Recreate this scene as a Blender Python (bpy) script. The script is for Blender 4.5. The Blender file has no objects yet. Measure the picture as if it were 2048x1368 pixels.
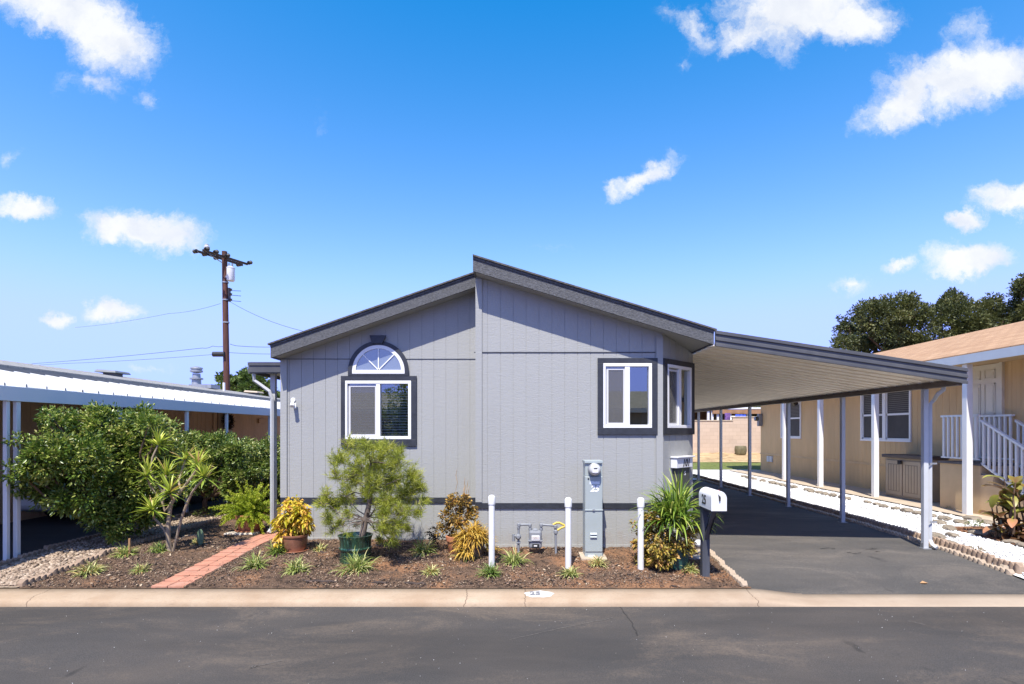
import bpy, bmesh, math, random
import numpy as np
from mathutils import Vector, Matrix
random.seed(7); rng = np.random.default_rng(11)
sc = bpy.context.scene
COL = sc.collection
R = math.radians
F, CX, CY, CAMZ = 1100.0, 1045.0, 860.0, 1.7

# ---------------------------------------------------------------- measuring helpers
def P(px, py, Y):
    return Vector(((px-CX)/F*Y, Y, CAMZ-(py-CY)/F*Y))
def lerp_tab(tab, y):
    if y <= tab[0][0]: return tab[0][1]
    for (a, za), (b, zb) in zip(tab, tab[1:]):
        if y <= b: return za+(zb-za)*(y-a)/(b-a)
    return tab[-1][1]
YARD = [(6.23, -.10), (7.95, 0), (23, 0), (26, .16), (28.7, .47), (400, .47)]
DRIVE = [(6.25, -.165), (7, -.10), (8, -.035), (10, 0), (60, 0)]
def zg(y): return lerp_tab(YARD, y)
def zd(y): return lerp_tab(DRIVE, y)
def G(px, py, zf=zg):
    y = 8.0
    for _ in range(30): y = (CAMZ-zf(y))*F/(py-CY)
    return Vector(((px-CX)/F*y, y, zf(y)))

# ---------------------------------------------------------------- object helpers
def wloc(o):
    v = Vector((0, 0, 0))
    while o is not None:
        v += o.location; o = o.parent
    return v
def tag(o, label=None, cat=None, group=None, kind=None):
    if label: o['label'] = label
    if cat: o['category'] = cat
    if group: o['group'] = group
    if kind: o['kind'] = kind
    return o
def thing(name, loc, label, cat, group=None):
    o = bpy.data.objects.new(name, None); COL.objects.link(o)
    o.location = loc; o.empty_display_size = .1
    return tag(o, label, cat, group)
def link(name, me, mat, parent=None, loc=None):
    o = bpy.data.objects.new(name, me); COL.objects.link(o)
    if mat is not None:
        for m in (mat if isinstance(mat, (list, tuple)) else [mat]): me.materials.append(m)
    if parent is not None: o.parent = parent
    if loc is not None: o.location = loc
    return o
def copy_tree(o, parent=None):
    c = o.copy(); COL.objects.link(c)
    if parent is not None: c.parent = parent
    for ch in list(o.children): copy_tree(ch, c)
    return c
class Fr:
    def __init__(s, o, u, n): s.o, s.u, s.n = Vector((o[0], o[1], 0)), Vector((u[0], u[1], 0)), Vector((n[0], n[1], 0))
    def pt(s, u, z, d=0.): return s.o+s.u*u+s.n*d+Vector((0, 0, z))
class MB:
    def __init__(s): s.v, s.f, s.m = [], [], []; s.mi = 0
    def face(s, pts):
        i = len(s.v); s.v += [tuple(p) for p in pts]; s.f.append(tuple(range(i, i+len(pts)))); s.m.append(s.mi)
    def hexa(s, p):      # 8 points: bottom ring, top ring
        i = len(s.v); s.v += [tuple(q) for q in p]
        for f in ((0, 3, 2, 1), (4, 5, 6, 7), (0, 1, 5, 4), (1, 2, 6, 5), (2, 3, 7, 6), (3, 0, 4, 7)):
            s.f.append(tuple(i+k for k in f)); s.m.append(s.mi)
    def box(s, x0, x1, y0, y1, z0, z1):
        s.hexa([(x0, y0, z0), (x1, y0, z0), (x1, y1, z0), (x0, y1, z0), (x0, y0, z1), (x1, y0, z1), (x1, y1, z1), (x0, y1, z1)])
    def fbox(s, fr, u0, u1, z0, z1, d0, d1):
        s.hexa([fr.pt(*a) for a in ((u0, z0, d1), (u1, z0, d1), (u1, z0, d0), (u0, z0, d0), (u0, z1, d1), (u1, z1, d1), (u1, z1, d0), (u0, z1, d0))])
    def prism(s, poly, ext):
        n = len(poly); i = len(s.v); e = Vector(ext)
        s.v += [tuple(p) for p in poly]+[tuple(Vector(p)+e) for p in poly]
        s.f.append(tuple(range(i, i+n))); s.f.append(tuple(range(i+2*n-1, i+n-1, -1))); s.m += [s.mi]*2
        for k in range(n):
            s.f.append((i+k, i+(k+1) % n, i+n+(k+1) % n, i+n+k)); s.m.append(s.mi)
    def tube(s, pts, r, n=8, cap=True):
        pts = [Vector(p) for p in pts]; rs = r if isinstance(r, (list, tuple)) else [r]*len(pts)
        rings = []; up = None
        for k, p in enumerate(pts):
            t = (pts[min(k+1, len(pts)-1)]-pts[max(k-1, 0)])
            t = t.normalized() if t.length > 1e-9 else Vector((0, 0, 1))
            if up is None:
                up = Vector((0, 1, 0)) if abs(t.y) < .9 else Vector((1, 0, 0))
            a = up-t*up.dot(t)
            a = a.normalized() if a.length > 1e-6 else t.orthogonal().normalized()
            up = a; b = t.cross(a); i = len(s.v)
            s.v += [tuple(p+(a*math.cos(2*math.pi*q/n)+b*math.sin(2*math.pi*q/n))*rs[k]) for q in range(n)]
            rings.append(i)
        for i, j in zip(rings, rings[1:]):
            for q in range(n):
                s.f.append((i+q, i+(q+1) % n, j+(q+1) % n, j+q)); s.m.append(s.mi)
        if cap:
            s.f.append(tuple(rings[0]+q for q in reversed(range(n)))); s.f.append(tuple(rings[-1]+q for q in range(n))); s.m += [s.mi]*2
    def lathe(s, c, prof, n=24, axis=None):
        c = Vector(c); rings = []
        for r, h in prof:
            i = len(s.v)
            for q in range(n):
                a = 2*math.pi*q/n
                if axis is None: s.v.append(tuple(c+Vector((r*math.cos(a), r*math.sin(a), h))))
                else: s.v.append(tuple(c+Vector((r*math.cos(a), -h, r*math.sin(a))))) # axis -Y
            rings.append(i)
        for i, j in zip(rings, rings[1:]):
            for q in range(n):
                s.f.append((i+q, i+(q+1) % n, j+(q+1) % n, j+q)); s.m.append(s.mi)
        s.f.append(tuple(rings[0]+q for q in reversed(range(n)))); s.f.append(tuple(rings[-1]+q for q in range(n))); s.m += [s.mi]*2
    def build(s, name, mat, parent=None, smooth=False, bev=0, solid=0, loc=None):
        me = bpy.data.meshes.new(name)
        off = Vector((0, 0, 0))
        if parent is not None: off = wloc(parent)
        elif loc is not None: off = Vector(loc)
        me.from_pydata([tuple(Vector(p)-off) for p in s.v], [], s.f)
        for p, m in zip(me.polygons, s.m): p.material_index = m
        bm = bmesh.new(); bm.from_mesh(me); bmesh.ops.recalc_face_normals(bm, faces=bm.faces); bm.to_mesh(me); bm.free()
        if smooth:
            me.polygons.foreach_set('use_smooth', [True]*len(me.polygons))
            try: me.set_sharp_from_angle(angle=R(38))
            except Exception: pass
        o = link(name, me, mat, parent, loc if parent is None else None)
        if solid:
            m = o.modifiers.new('s', 'SOLIDIFY'); m.thickness = solid
        if bev:
            m = o.modifiers.new('b', 'BEVEL'); m.width = bev; m.segments = 2; m.limit_method = 'ANGLE'; m.angle_limit = R(40)
        return o
def mesh_np(name, V, Fc, mat, parent=None, attrs=None, smooth=False, loc=None):
    V = np.asarray(V, dtype=np.float32); Fc = np.asarray(Fc, dtype=np.int32)
    off = wloc(parent) if parent is not None else (Vector(loc) if loc is not None else Vector((0, 0, 0)))
    V = V-np.array(off, dtype=np.float32)
    k = Fc.shape[1]; me = bpy.data.meshes.new(name)
    me.vertices.add(len(V)); me.vertices.foreach_set('co', V.ravel())
    me.loops.add(Fc.size); me.loops.foreach_set('vertex_index', Fc.ravel())
    me.polygons.add(len(Fc)); me.polygons.foreach_set('loop_start', np.arange(0, Fc.size, k, dtype=np.int32))
    me.update(calc_edges=True)
    if smooth: me.polygons.foreach_set('use_smooth', [True]*len(me.polygons))
    for an, arr in (attrs or {}).items():
        a = me.attributes.new(an, 'FLOAT', 'POINT'); a.data.foreach_set('value', np.asarray(arr, dtype=np.float32))
    return link(name, me, mat, parent, loc if parent is None else None)

# ---------------------------------------------------------------- materials
class NT:
    def __init__(s, name, kind='mat'):
        s.mat = bpy.data.materials.new(name); s.mat.use_nodes = True; s.t = s.mat.node_tree; s.t.nodes.clear()
        s.out = s.n('ShaderNodeOutputMaterial')
    def n(s, typ, ins=None, **kw):
        nd = s.t.nodes.new(typ)
        for k, v in kw.items(): setattr(nd, k, v)
        for k, v in (ins or {}).items(): s.set(nd, k, v)
        return nd
    def set(s, nd, k, v):
        i = nd.inputs[k]
        if isinstance(v, bpy.types.NodeSocket): s.t.links.new(v, i)
        else:
            if i.type == 'RGBA' and not isinstance(v, (int, float)) and len(v) == 3: v = (*v, 1)
            i.default_value = v
    def math(s, op, a, b=0., c=0., clamp=False):
        nd = s.n('ShaderNodeMath', operation=op, use_clamp=clamp)
        for i, v in enumerate((a, b, c)): s.set(nd, i, v)
        return nd.outputs[0]
    def noise(s, vec, scale, detail=3., rough=.55, out='Fac', dist=0.):
        return s.n('ShaderNodeTexNoise', {'Vector': vec, 'Scale': scale, 'Detail': detail, 'Roughness': rough, 'Distortion': dist}).outputs[out]
    def ramp(s, fac, stops, interp='LINEAR'):
        nd = s.n('ShaderNodeValToRGB', {'Fac': fac}); cr = nd.color_ramp; cr.interpolation = interp
        while len(cr.elements) > 1: cr.elements.remove(cr.elements[-1])
        for i, (p, c) in enumerate(stops):
            e = cr.elements[0] if i == 0 else cr.elements.new(p)
            e.position = p; c = (c, c, c) if isinstance(c, (int, float)) else c; e.color = (*c, 1)
        return nd.outputs[0]
    def mix(s, fac, a, b, mode='MIX'):
        nd = s.n('ShaderNodeMix', data_type='RGBA', blend_type=mode)
        s.set(nd, 0, fac); s.set(nd, 6, a); s.set(nd, 7, b); return nd.outputs[2]
    def maprange(s, v, a, b, c=0., d=1.):
        return s.n('ShaderNodeMapRange', {'Value': v, 'From Min': a, 'From Max': b, 'To Min': c, 'To Max': d}).outputs[0]
    def coords(s, scale=(1, 1, 1)):
        tc = s.n('ShaderNodeTexCoord').outputs['Object']
        if scale == (1, 1, 1): return tc
        return s.n('ShaderNodeMapping', {'Vector': tc, 'Scale': scale}).outputs[0]
    def pr(s, col, rough=.6, bump=None, bstr=.3, bdist=.01, **kw):
        ins = {'Base Color': col, 'Roughness': rough}; ins.update(kw)
        nd = s.n('ShaderNodeBsdfPrincipled', ins)
        if bump is not None:
            b = s.n('ShaderNodeBump', {'Height': bump, 'Strength': bstr, 'Distance': bdist}); s.t.links.new(b.outputs[0], nd.inputs['Normal'])
        return nd.outputs[0]
    def done(s, sh): s.t.links.new(sh, s.out.inputs['Surface']); return s.mat
def sc3(c, k): return tuple(min(1, x*k) for x in c)
def paint(name, col, rough=.5, var=.08, nscale=4., bscale=0., bstr=.2, stretch=(1, 1, 1), bdist=.005, metal=0., spec=.5, dirt=None):
    m = NT(name); v = m.coords(stretch)
    n1 = m.noise(v, nscale, 4)
    c = m.mix(m.maprange(n1, .3, .7), sc3(col, 1-var), sc3(col, 1+var))
    if dirt:
        d = m.noise(m.coords((1, 1, .35)), 2.3, 5, .65)
        c = m.mix(m.maprange(d, .5, .75, 0, dirt[1]), c, dirt[0])
    b = m.noise(v, bscale, 3) if bscale else None
    return m.done(m.pr(c, rough, b, bstr, bdist, **{'Metallic': metal, 'Specular IOR Level': spec}))
def leafmat(name, stops, rough=.42, trans=.28, spec=.45, hue2=None):
    m = NT(name)
    t = m.n('ShaderNodeAttribute', attribute_name='tint').outputs['Fac']
    c = m.ramp(t, stops)
    p = m.pr(c, rough, **{'Specular IOR Level': spec})
    tr = m.n('ShaderNodeBsdfTranslucent', {'Color': m.mix(.5, c, m.mix(.5, c, (.9, 1., .2), 'MULTIPLY'))}).outputs[0]
    return m.done(m.n('ShaderNodeMixShader', {0: trans, 1: p, 2: tr}).outputs[0])

# ---------------------------------------------------------------- foliage geometry
def nrm(a): return a/np.maximum(np.linalg.norm(a, axis=1, keepdims=True), 1e-9)
def rdir(n): return nrm(rng.normal(size=(n, 3)))
def leaf_mesh(name, pos, d, ln, wd, mat, parent, tint=None, fold=.22, droop=.0):
    n = len(pos); d = nrm(d); r = rng.normal(size=(n, 3)); r[:, 2] += 1.5
    side = nrm(np.cross(d, r)); up = nrm(np.cross(side, d))
    L = ln[:, None]; W = wd[:, None]
    mid = pos+d*L*.45; tip = pos+d*L; tip[:, 2] -= droop*ln
    V = np.stack([pos, mid-up*W*fold, tip, mid+side*W*.5+up*W*.1, mid-side*W*.5+up*W*.1], 1).reshape(-1, 3)
    b = (np.arange(n)*5)[:, None]
    Q = np.concatenate([b+np.array([[0, 3, 2, 1]]), b+np.array([[0, 1, 2, 4]])])
    t = rng.random(n) if tint is None else np.clip(tint, 0, 1)
    return mesh_np(name, V, Q, mat, parent, {'tint': np.repeat(t, 5)})
def crown_pts(clumps, n, sub=14, subr=.42, flat=1., shell=.35):
    """leaf positions and outward directions, gathered in small sub clumps over each clump"""
    C = []; 
    for c, r in clumps:
        k = max(4, int(sub)); dd = rdir(k); rr = r*(shell+(1-shell)*rng.random(k)**.5)
        for q in range(k):
            C.append((*(np.array(c)+dd[q]*rr[q]*np.array([1, 1, flat])), r*subr*rng.uniform(.7, 1.25), *dd[q]))
    C = np.array(C); w = C[:, 3]**2; w /= w.sum()
    i = rng.choice(len(C), n, p=w); d = rdir(n)
    pos = C[i, :3]+d*(C[i, 3]*rng.random(n)**.45)[:, None]*np.array([1, 1, max(flat, .7)])
    out = nrm(d*.8+C[i, 4:7]*.7+rng.normal(size=(n, 3))*.45)
    return pos, out, rng.random(len(C))[i]
def strap_mesh(name, base, d0, ln, wd, mat, parent, g=1.2, K=6, tint=None, tipw=.08):
    n = len(base); d = nrm(d0.copy()); p = base.copy(); step = (ln/K)[:, None]
    side = nrm(np.cross(d, np.array([[0, 0, 1.]])+rng.normal(size=(n, 3))*.15)); rows = []
    gg = (g*rng.uniform(.6, 1.4, n))[:, None]
    for k in range(K+1):
        s = k/K; w = wd*(tipw+(1-tipw)*math.sin(math.pi*min(1, .22+.78*s))**.8 if s < 1 else tipw)*.5
        upv = nrm(np.cross(side, d))
        rows += [p-side*w[:, None]+upv*w[:, None]*.35, p, p+side*w[:, None]+upv*w[:, None]*.35]
        p = p+d*step; d = nrm(d+np.array([[0, 0, -1.]])*gg*(1/K)*(.3+1.2*s))
    V = np.stack(rows, 1).reshape(-1, 3); m = 3*(K+1); b = (np.arange(n)*m)[:, None]; Q = []
    for k in range(K):
        a = 3*k
        Q += [b+np.array([[a, a+1, a+4, a+3]]), b+np.array([[a+1, a+2, a+5, a+4]])]
    t = rng.random(n) if tint is None else np.clip(tint, 0, 1)
    return mesh_np(name, V, np.concatenate(Q), mat, parent, {'tint': np.repeat(t, m)}, smooth=True)
def cone_dirs(n, lo, hi):
    """random directions with elevation between lo and hi degrees"""
    a = rng.random(n)*2*np.pi; e = np.radians(rng.uniform(lo, hi, n))
    return np.stack([np.cos(a)*np.cos(e), np.sin(a)*np.cos(e), np.sin(e)], 1)
ICO_V = np.array([(0, 0, 1), (.894, 0, .447), (.276, .851, .447), (-.724, .526, .447), (-.724, -.526, .447), (.276, -.851, .447), (.724, .526, -.447), (-.276, .851, -.447), (-.894, 0, -.447), (-.276, -.851, -.447), (.724, -.526, -.447), (0, 0, -1)])
ICO_F = np.array([(0, 1, 2), (0, 2, 3), (0, 3, 4), (0, 4, 5), (0, 5, 1), (1, 6, 2), (2, 7, 3), (3, 8, 4), (4, 9, 5), (5, 10, 1), (6, 7, 2), (7, 8, 3), (8, 9, 4), (9, 10, 5), (10, 6, 1), (11, 7, 6), (11, 8, 7), (11, 9, 8), (11, 10, 9), (11, 6, 10)])
OCT_V = np.array([(1, 0, 0), (0, 1, 0), (-1, 0, 0), (0, -1, 0), (0, 0, 1), (0, 0, -1)], float)
OCT_F = np.array([(0, 1, 4), (1, 2, 4), (2, 3, 4), (3, 0, 4), (1, 0, 5), (2, 1, 5), (3, 2, 5), (0, 3, 5)])
def stones_np(name, pos, size, mat, parent=None, tv=OCT_V, tf=OCT_F, flat=.6, jit=.25, smooth=False, elong=1.5):
    n = len(pos); k = len(tv)
    s = size[:, None]*np.stack([rng.uniform(.8, elong, n), rng.uniform(.6, 1., n), rng.uniform(.6, 1.2, n)*flat], 1)
    v = tv[None]*s[:, None]*(1+rng.normal(size=(n, k, 3))*jit)
    a = rng.random(n)*2*np.pi; tl = rng.normal(size=n)*.35
    ct, st = np.cos(tl)[:, None], np.sin(tl)[:, None]
    x, y, z = v[..., 0], v[..., 1], v[..., 2]
    x, z = x*ct-z*st, x*st+z*ct
    ca, sa = np.cos(a)[:, None], np.sin(a)[:, None]
    v = np.stack([x*ca-y*sa, x*sa+y*ca, z], 2)+pos[:, None]
    Fc = (np.arange(n)*k)[:, None, None]+tf[None]
    return mesh_np(name, v.reshape(-1, 3), Fc.reshape(-1, tf.shape[1]), mat, parent, {'tint': np.repeat(rng.random(n), k)}, smooth=smooth)
def text_obj(s, size, name, mat, mtx, parent, ext=.0015, shear=0., bold=0.):
    cu = bpy.data.curves.new('t', 'FONT'); cu.body = s; cu.size = size; cu.extrude = ext; cu.align_x = 'CENTER'; cu.align_y = 'CENTER'; cu.shear = shear; cu.offset = bold
    to = bpy.data.objects.new('t', cu); COL.objects.link(to)
    dg = bpy.context.evaluated_depsgraph_get()
    me = bpy.data.meshes.new_from_object(to.evaluated_get(dg)); bpy.data.objects.remove(to); bpy.data.curves.remove(cu)
    me.transform(mtx)
    if parent is not None: me.transform(Matrix.Translation(-wloc(parent)))
    me.materials.clear()
    return link(name, me, mat, parent)
def text_mtx(center, xdir, ydir):
    x = Vector(xdir).normalized(); y = Vector(ydir).normalized(); z = x.cross(y)
    m = Matrix((x, y, z)).transposed().to_4x4(); m.translation = Vector(center); return m
# ---------------------------------------------------------------- camera, sun, sky
cam = bpy.data.cameras.new('camera'); camo = bpy.data.objects.new('camera', cam); COL.objects.link(camo)
camo.location = (0, 0, CAMZ); camo.rotation_euler = (R(90), 0, 0); cam.sensor_width = 36; cam.lens = 36*F/2048
cam.shift_x = -(CX-1024)/2048; cam.shift_y = (CY-684)/2048; cam.clip_end = 3000; sc.camera = camo
LD = Vector((.23, 1, -1.7)).normalized()
sun = bpy.data.lights.new('sun', 'SUN'); sun.energy = 4.6; sun.angle = R(.53); sun.color = (1, .945, .85)
suno = bpy.data.objects.new('sun', sun); COL.objects.link(suno); suno.rotation_euler = LD.to_track_quat('-Z', 'Y').to_euler(); suno.location = (-6, -20, 30)
SKY_S = .12
CLOUDS = [ # px, py, half width, half height, tilt degrees, strength
 (130, 20, 185, 62, -20, 1.0), (215, 75, 115, 75, -25, .9), (195, 168, 85, 34, 0, .42), (290, 200, 28, 30, 30, .35),
 (45, 412, 72, 30, 5, .95), (235, 455, 82, 40, 6, 1.), (305, 458, 125, 44, -8, .95), (112, 637, 36, 21, -10, .8), (222, 626, 68, 26, -2, .95),
 (1600, 15, 170, 68, 5, 1.), (1560, 70, 70, 60, -60, .55), (1490, 72, 110, 40, 8, .6), (1380, 50, 70, 34, -35, .42), (1700, 40, 110, 50, 0, .9),
 (1950, 145, 180, 70, 6, 1.), (1815, 190, 125, 50, 38, .85), (1900, 195, 110, 45, 0, .7), (1945, 55, 60, 50, 0, .35), (1370, 132, 22, 18, 0, .3),
 (1285, 352, 90, 27, 26, .7), (1230, 375, 34, 24, 45, .5), (1925, 437, 45, 24, 0, .95), (2025, 403, 88, 36, -6, 1.), (1940, 518, 92, 38, 4, 1.),
 (1920, 540, 60, 20, 0, .8), (1803, 537, 50, 17, 12, .6), (1697, 572, 36, 20, 5, .6), (650, 240, 34, 46, 0, .16), (1110, 500, 50, 12, 8, .22), (15, 318, 34, 20, 20, .3), (300, 740, 60, 14, 0, .3)]
def build_world():
    w = bpy.data.worlds.new('World'); sc.world = w; w.use_nodes = True; t = w.node_tree; t.nodes.clear()
    m = NT.__new__(NT); m.t = t
    out = m.n('ShaderNodeOutputWorld')
    sky = m.n('ShaderNodeTexSky', sky_type='NISHITA', sun_disc=False, sun_elevation=math.asin(-LD.z), sun_rotation=math.atan2(-LD.x, -LD.y), altitude=150, air_density=1.0, dust_density=.35, ozone_density=2.2)
    gam = m.n('ShaderNodeGamma', {'Color': sky.outputs[0], 'Gamma': 1.0}).outputs[0]
    hsv = m.n('ShaderNodeHueSaturation', {'Color': gam, 'Hue': .502, 'Saturation': 1.1, 'Value': 1.22}).outputs[0]
    sp_ = m.n('ShaderNodeSeparateColor', {0: hsv})
    rr = m.math('MAXIMUM', m.math('MULTIPLY_ADD', sp_.outputs[0], 1.57, -1.18), .06)
    gg = m.math('MAXIMUM', m.math('MULTIPLY_ADD', sp_.outputs[1], 1.09, -.35), .3)
    rr = m.math('SMOOTH_MIN', rr, 2.6, 1.6); gg = m.math('SMOOTH_MIN', gg, 3.6, 1.1)
    hsv = m.n('ShaderNodeCombineColor', {0: rr, 1: gg, 2: m.math('MULTIPLY', sp_.outputs[2], 1.16)}).outputs[0]
    tc = m.n('ShaderNodeTexCoord').outputs['Generated']
    sep = m.n('ShaderNodeSeparateXYZ', {0: tc})
    yy = m.math('MAXIMUM', sep.outputs[1], .02)
    u = m.math('DIVIDE', sep.outputs[0], yy); v = m.math('DIVIDE', sep.outputs[2], yy)
    p = m.n('ShaderNodeCombineXYZ', {0: u, 1: v, 2: 0.}).outputs[0]
    nv = m.n('ShaderNodeTexNoise', {'Vector': p, 'Scale': 12., 'Detail': 9., 'Roughness': .68}).outputs['Color']
    nv = m.n('ShaderNodeVectorMath', {0: nv, 1: (.5, .5, .5)}, operation='SUBTRACT').outputs[0]
    nv = m.n('ShaderNodeVectorMath', {0: nv, 'Scale': .105}, operation='SCALE').outputs[0]
    pd = m.n('ShaderNodeVectorMath', {0: p, 1: nv}, operation='ADD').outputs[0]
    tot = None
    for px, py, a, b, rot, st in CLOUDS:
        mp = m.n('ShaderNodeMapping', {'Vector': pd, 'Location': ((px-CX)/F, (CY-py)/F, 0), 'Rotation': (0, 0, R(rot)), 'Scale': (a*1.25/F, b*1.25/F, 1)}, vector_type='TEXTURE').outputs[0]
        g = m.n('ShaderNodeTexGradient', {'Vector': mp}, gradient_type='SPHERICAL').outputs['Fac']
        g = m.math('MULTIPLY', g, st)
        tot = g if tot is None else m.math('MAXIMUM', tot, g)
    fb = m.noise(pd, 24., 9, .7)
    dens = m.math('ADD', tot, m.math('MULTIPLY', m.math('SUBTRACT', fb, .5), .75))
    dens = m.math('MULTIPLY', m.n('ShaderNodeMapRange', {'Value': dens, 'From Min': .07, 'From Max': .66}, interpolation_type='SMOOTHSTEP').outputs[0], m.math('MINIMUM', m.math('MULTIPLY', tot, 12.), 1.))
    front = m.math('GREATER_THAN', sep.outputs[1], .02)
    dens = m.math('MULTIPLY', m.math('MULTIPLY', dens, front), .95)
    shade = m.ramp(m.noise(pd, 9., 4), [(.32, (.82, .85, .92)), (.55, (1., 1., 1.))])
    cl = m.mix(1., shade, (.58/SKY_S, .585/SKY_S, .59/SKY_S), 'MULTIPLY')
    col = m.mix(dens, hsv, cl)
    bg = m.n('ShaderNodeBackground', {'Color': col, 'Strength': SKY_S})
    t.links.new(bg.outputs[0], out.inputs[0])
build_world()
sc.view_settings.view_transform = 'Standard'; sc.view_settings.look = 'None'; sc.view_settings.exposure = .82; sc.view_settings.gamma = 1
sc.cycles.max_bounces = 7; sc.cycles.transparent_max_bounces = 12; sc.cycles.use_denoising = True; sc.cycles.sample_clamp_indirect = 6

# ---------------------------------------------------------------- shared materials
def mk_asphalt(name, base, dust, dk, patch=.5):
    m = NT(name); v = m.coords()
    fine = m.noise(v, 105, 3, .75); mid = m.noise(v, 24, 5, .7); gr = m.noise(v, 48, 3, .75)
    c = m.mix(m.maprange(fine, .34, .68), sc3(base, .5), sc3(base, 1.6))
    c = m.mix(m.math('MULTIPLY', m.maprange(mid, .42, .66), .45), c, dk)
    big = m.math('ADD', m.noise(m.coords((.5, 1.0, 1)), 1.15, 7, .68, dist=.8), m.math('MULTIPLY', m.math('SUBTRACT', gr, .5), .42))
    c = m.mix(m.math('MULTIPLY', m.maprange(big, .5, .74), patch), c, dust)
    warm = m.noise(m.coords((.7, .9, 1)), .9, 4, .6)
    c = m.mix(m.math('MULTIPLY', m.maprange(warm, .42, .66), .5), c, m.mix(.5, c, sc3(dust, .75)))
    b2 = m.math('ADD', m.noise(m.coords((.3, 1.3, 1)), .9, 6, .65), m.math('MULTIPLY', m.math('SUBTRACT', mid, .5), .3))
    c = m.mix(m.math('MULTIPLY', m.maprange(b2, .36, .56, 1, 0), .5), c, sc3(dk, .8))
    st = m.noise(m.coords((1.4, .8, 1)), 1.7, 3, .5)
    c = m.mix(m.math('MULTIPLY', m.maprange(st, .7, .74), .55), c, sc3(dk, .5))
    sp = m.n('ShaderNodeTexVoronoi', {'Vector': v, 'Scale': 11.}).outputs['Distance']
    spk = m.math('MULTIPLY', m.math('LESS_THAN', sp, .03), m.math('GREATER_THAN', m.noise(v, 3.1, 2), .52))
    c = m.mix(spk, c, (.45, .4, .33))
    h = m.math('ADD', fine, m.math('MULTIPLY', mid, .6))
    return m.done(m.pr(c, .88, h, .55, .006, **{'Specular IOR Level': .3}))
M = {}
M['road'] = mk_asphalt('road_asphalt', (.062, .056, .051), (.17, .13, .095), (.038, .036, .034), .7)
M['drive'] = mk_asphalt('driveway_asphalt', (.085, .079, .072), (.2, .17, .14), (.055, .053, .051), .7)
M['drive2'] = mk_asphalt('neighbour_asphalt', (.055, .056, .058), (.09, .09, .09), (.035, .035, .037), .3)
def mk_soil():
    m = NT('soil'); v = m.coords()
    f = m.noise(v, 120, 4, .7); g = m.noise(v, 38, 4, .65)
    red = m.mix(m.maprange(g, .3, .7), (.25, .12, .06), (.4, .22, .12))
    mul = m.mix(m.maprange(f, .35, .7), (.085, .053, .036), (.27, .175, .115))
    straw = m.noise(m.coords((3.2, 1, 1)), 30, 3, .8)
    mul = m.mix(m.maprange(straw, .66, .74), mul, (.4, .3, .19))
    mul = m.mix(m.math('MULTIPLY', m.maprange(m.noise(v, 7, 4, .7), .5, .64), .75), mul, (.025, .019, .016))
    area = m.math('ADD', m.noise(v, 1.6, 5, .6), m.math('MULTIPLY', m.math('SUBTRACT', g, .5), .45))
    sep = m.n('ShaderNodeSeparateXYZ', {0: v})
    area = m.math('ADD', area, m.math('MULTIPLY', sep.outputs[0], .02))
    c = m.mix(m.maprange(area, .47, .63), mul, red)
    h = m.math('ADD', f, m.math('MULTIPLY', g, 1.4))
    return m.done(m.pr(c, .95, h, 1., .02, **{'Specular IOR Level': .15}))
M['soil'] = mk_soil()
def mk_curb():
    m = NT('curb_concrete'); v = m.coords()
    n1 = m.noise(v, 2.2, 5, .6); n2 = m.noise(v, 60, 3, .6)
    c = m.mix(m.maprange(n1, .3, .7), (.31, .215, .135), (.4, .305, .21))
    c = m.mix(m.math('MULTIPLY', m.maprange(n2, .45, .75), .35), c, (.25, .19, .135))
    n3 = m.noise(m.coords((1, 3, 3)), 5.5, 6, .75)
    c = m.mix(m.math('MULTIPLY', m.maprange(n3, .54, .72), .45), c, (.2, .14, .09))
    n4 = m.noise(v, 33, 4, .7)
    c = m.mix(m.math('MULTIPLY', m.maprange(n4, .64, .72), .5), c, (.16, .12, .09))
    gx = m.n('ShaderNodeSeparateXYZ', {0: v}).outputs[0]
    c = m.mix(m.math('MULTIPLY', m.maprange(gx, .5, 5.), .5), c, (.33, .275, .215))
    w = m.noise(m.coords((1, 5, 5)), 1.1, 5, .7)
    xx = m.math('ADD', gx, m.math('MULTIPLY', m.math('SUBTRACT', w, .5), .16))
    crk = None
    for x0 in (-5.35, -.62, .03, 2.53):
        d = m.math('LESS_THAN', m.math('ABSOLUTE', m.math('SUBTRACT', xx, x0)), .0055)
        crk = d if crk is None else m.math('MAXIMUM', crk, d)
    c = m.mix(m.math('MULTIPLY', crk, .75), c, (.12, .08, .05))
    return m.done(m.pr(c, .85, n2, .25, .004))
M['curb'] = mk_curb()
def mk_gravelbed(name, a, b, scale):
    m = NT(name); v = m.coords()
    vo = m.n('ShaderNodeTexVoronoi', {'Vector': v, 'Scale': scale})
    r = m.n('ShaderNodeSeparateColor', {0: vo.outputs['Color']}).outputs[0]
    c = m.mix(r, a, b)
    c = m.mix(m.math('MULTIPLY', m.maprange(m.noise(v, 3, 5, .7), .6, .75), .35), c, sc3(a, .45))
    h = m.math('MULTIPLY', vo.outputs['Distance'], -1.)
    return m.done(m.pr(c, .9, h, 1., .02))
M['whitebed'] = mk_gravelbed('white_gravel_bed', (.55, .53, .5), (.74, .73, .71), 34)
M['pebblebed'] = mk_gravelbed('pebble_bed', (.2, .145, .1), (.36, .28, .2), 30)
M['terrain'] = paint('dry_earth', (.3, .22, .13), .95, .3, 3, 30, .6, bdist=.02)
def mk_bank():
    m = NT('dry_bank'); v = m.coords()
    n = m.noise(m.coords((.5, 2, 2)), 2.6, 6, .7); f = m.noise(v, 14, 4, .7)
    c = m.ramp(n, [(.3, (.2, .13, .07)), (.48, (.42, .29, .15)), (.62, (.52, .4, .22)), (.8, (.3, .25, .12))])
    c = m.mix(m.math('MULTIPLY', f, .3), c, (.16, .1, .05))
    return m.done(m.pr(c, .95, f, .9, .05))
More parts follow.
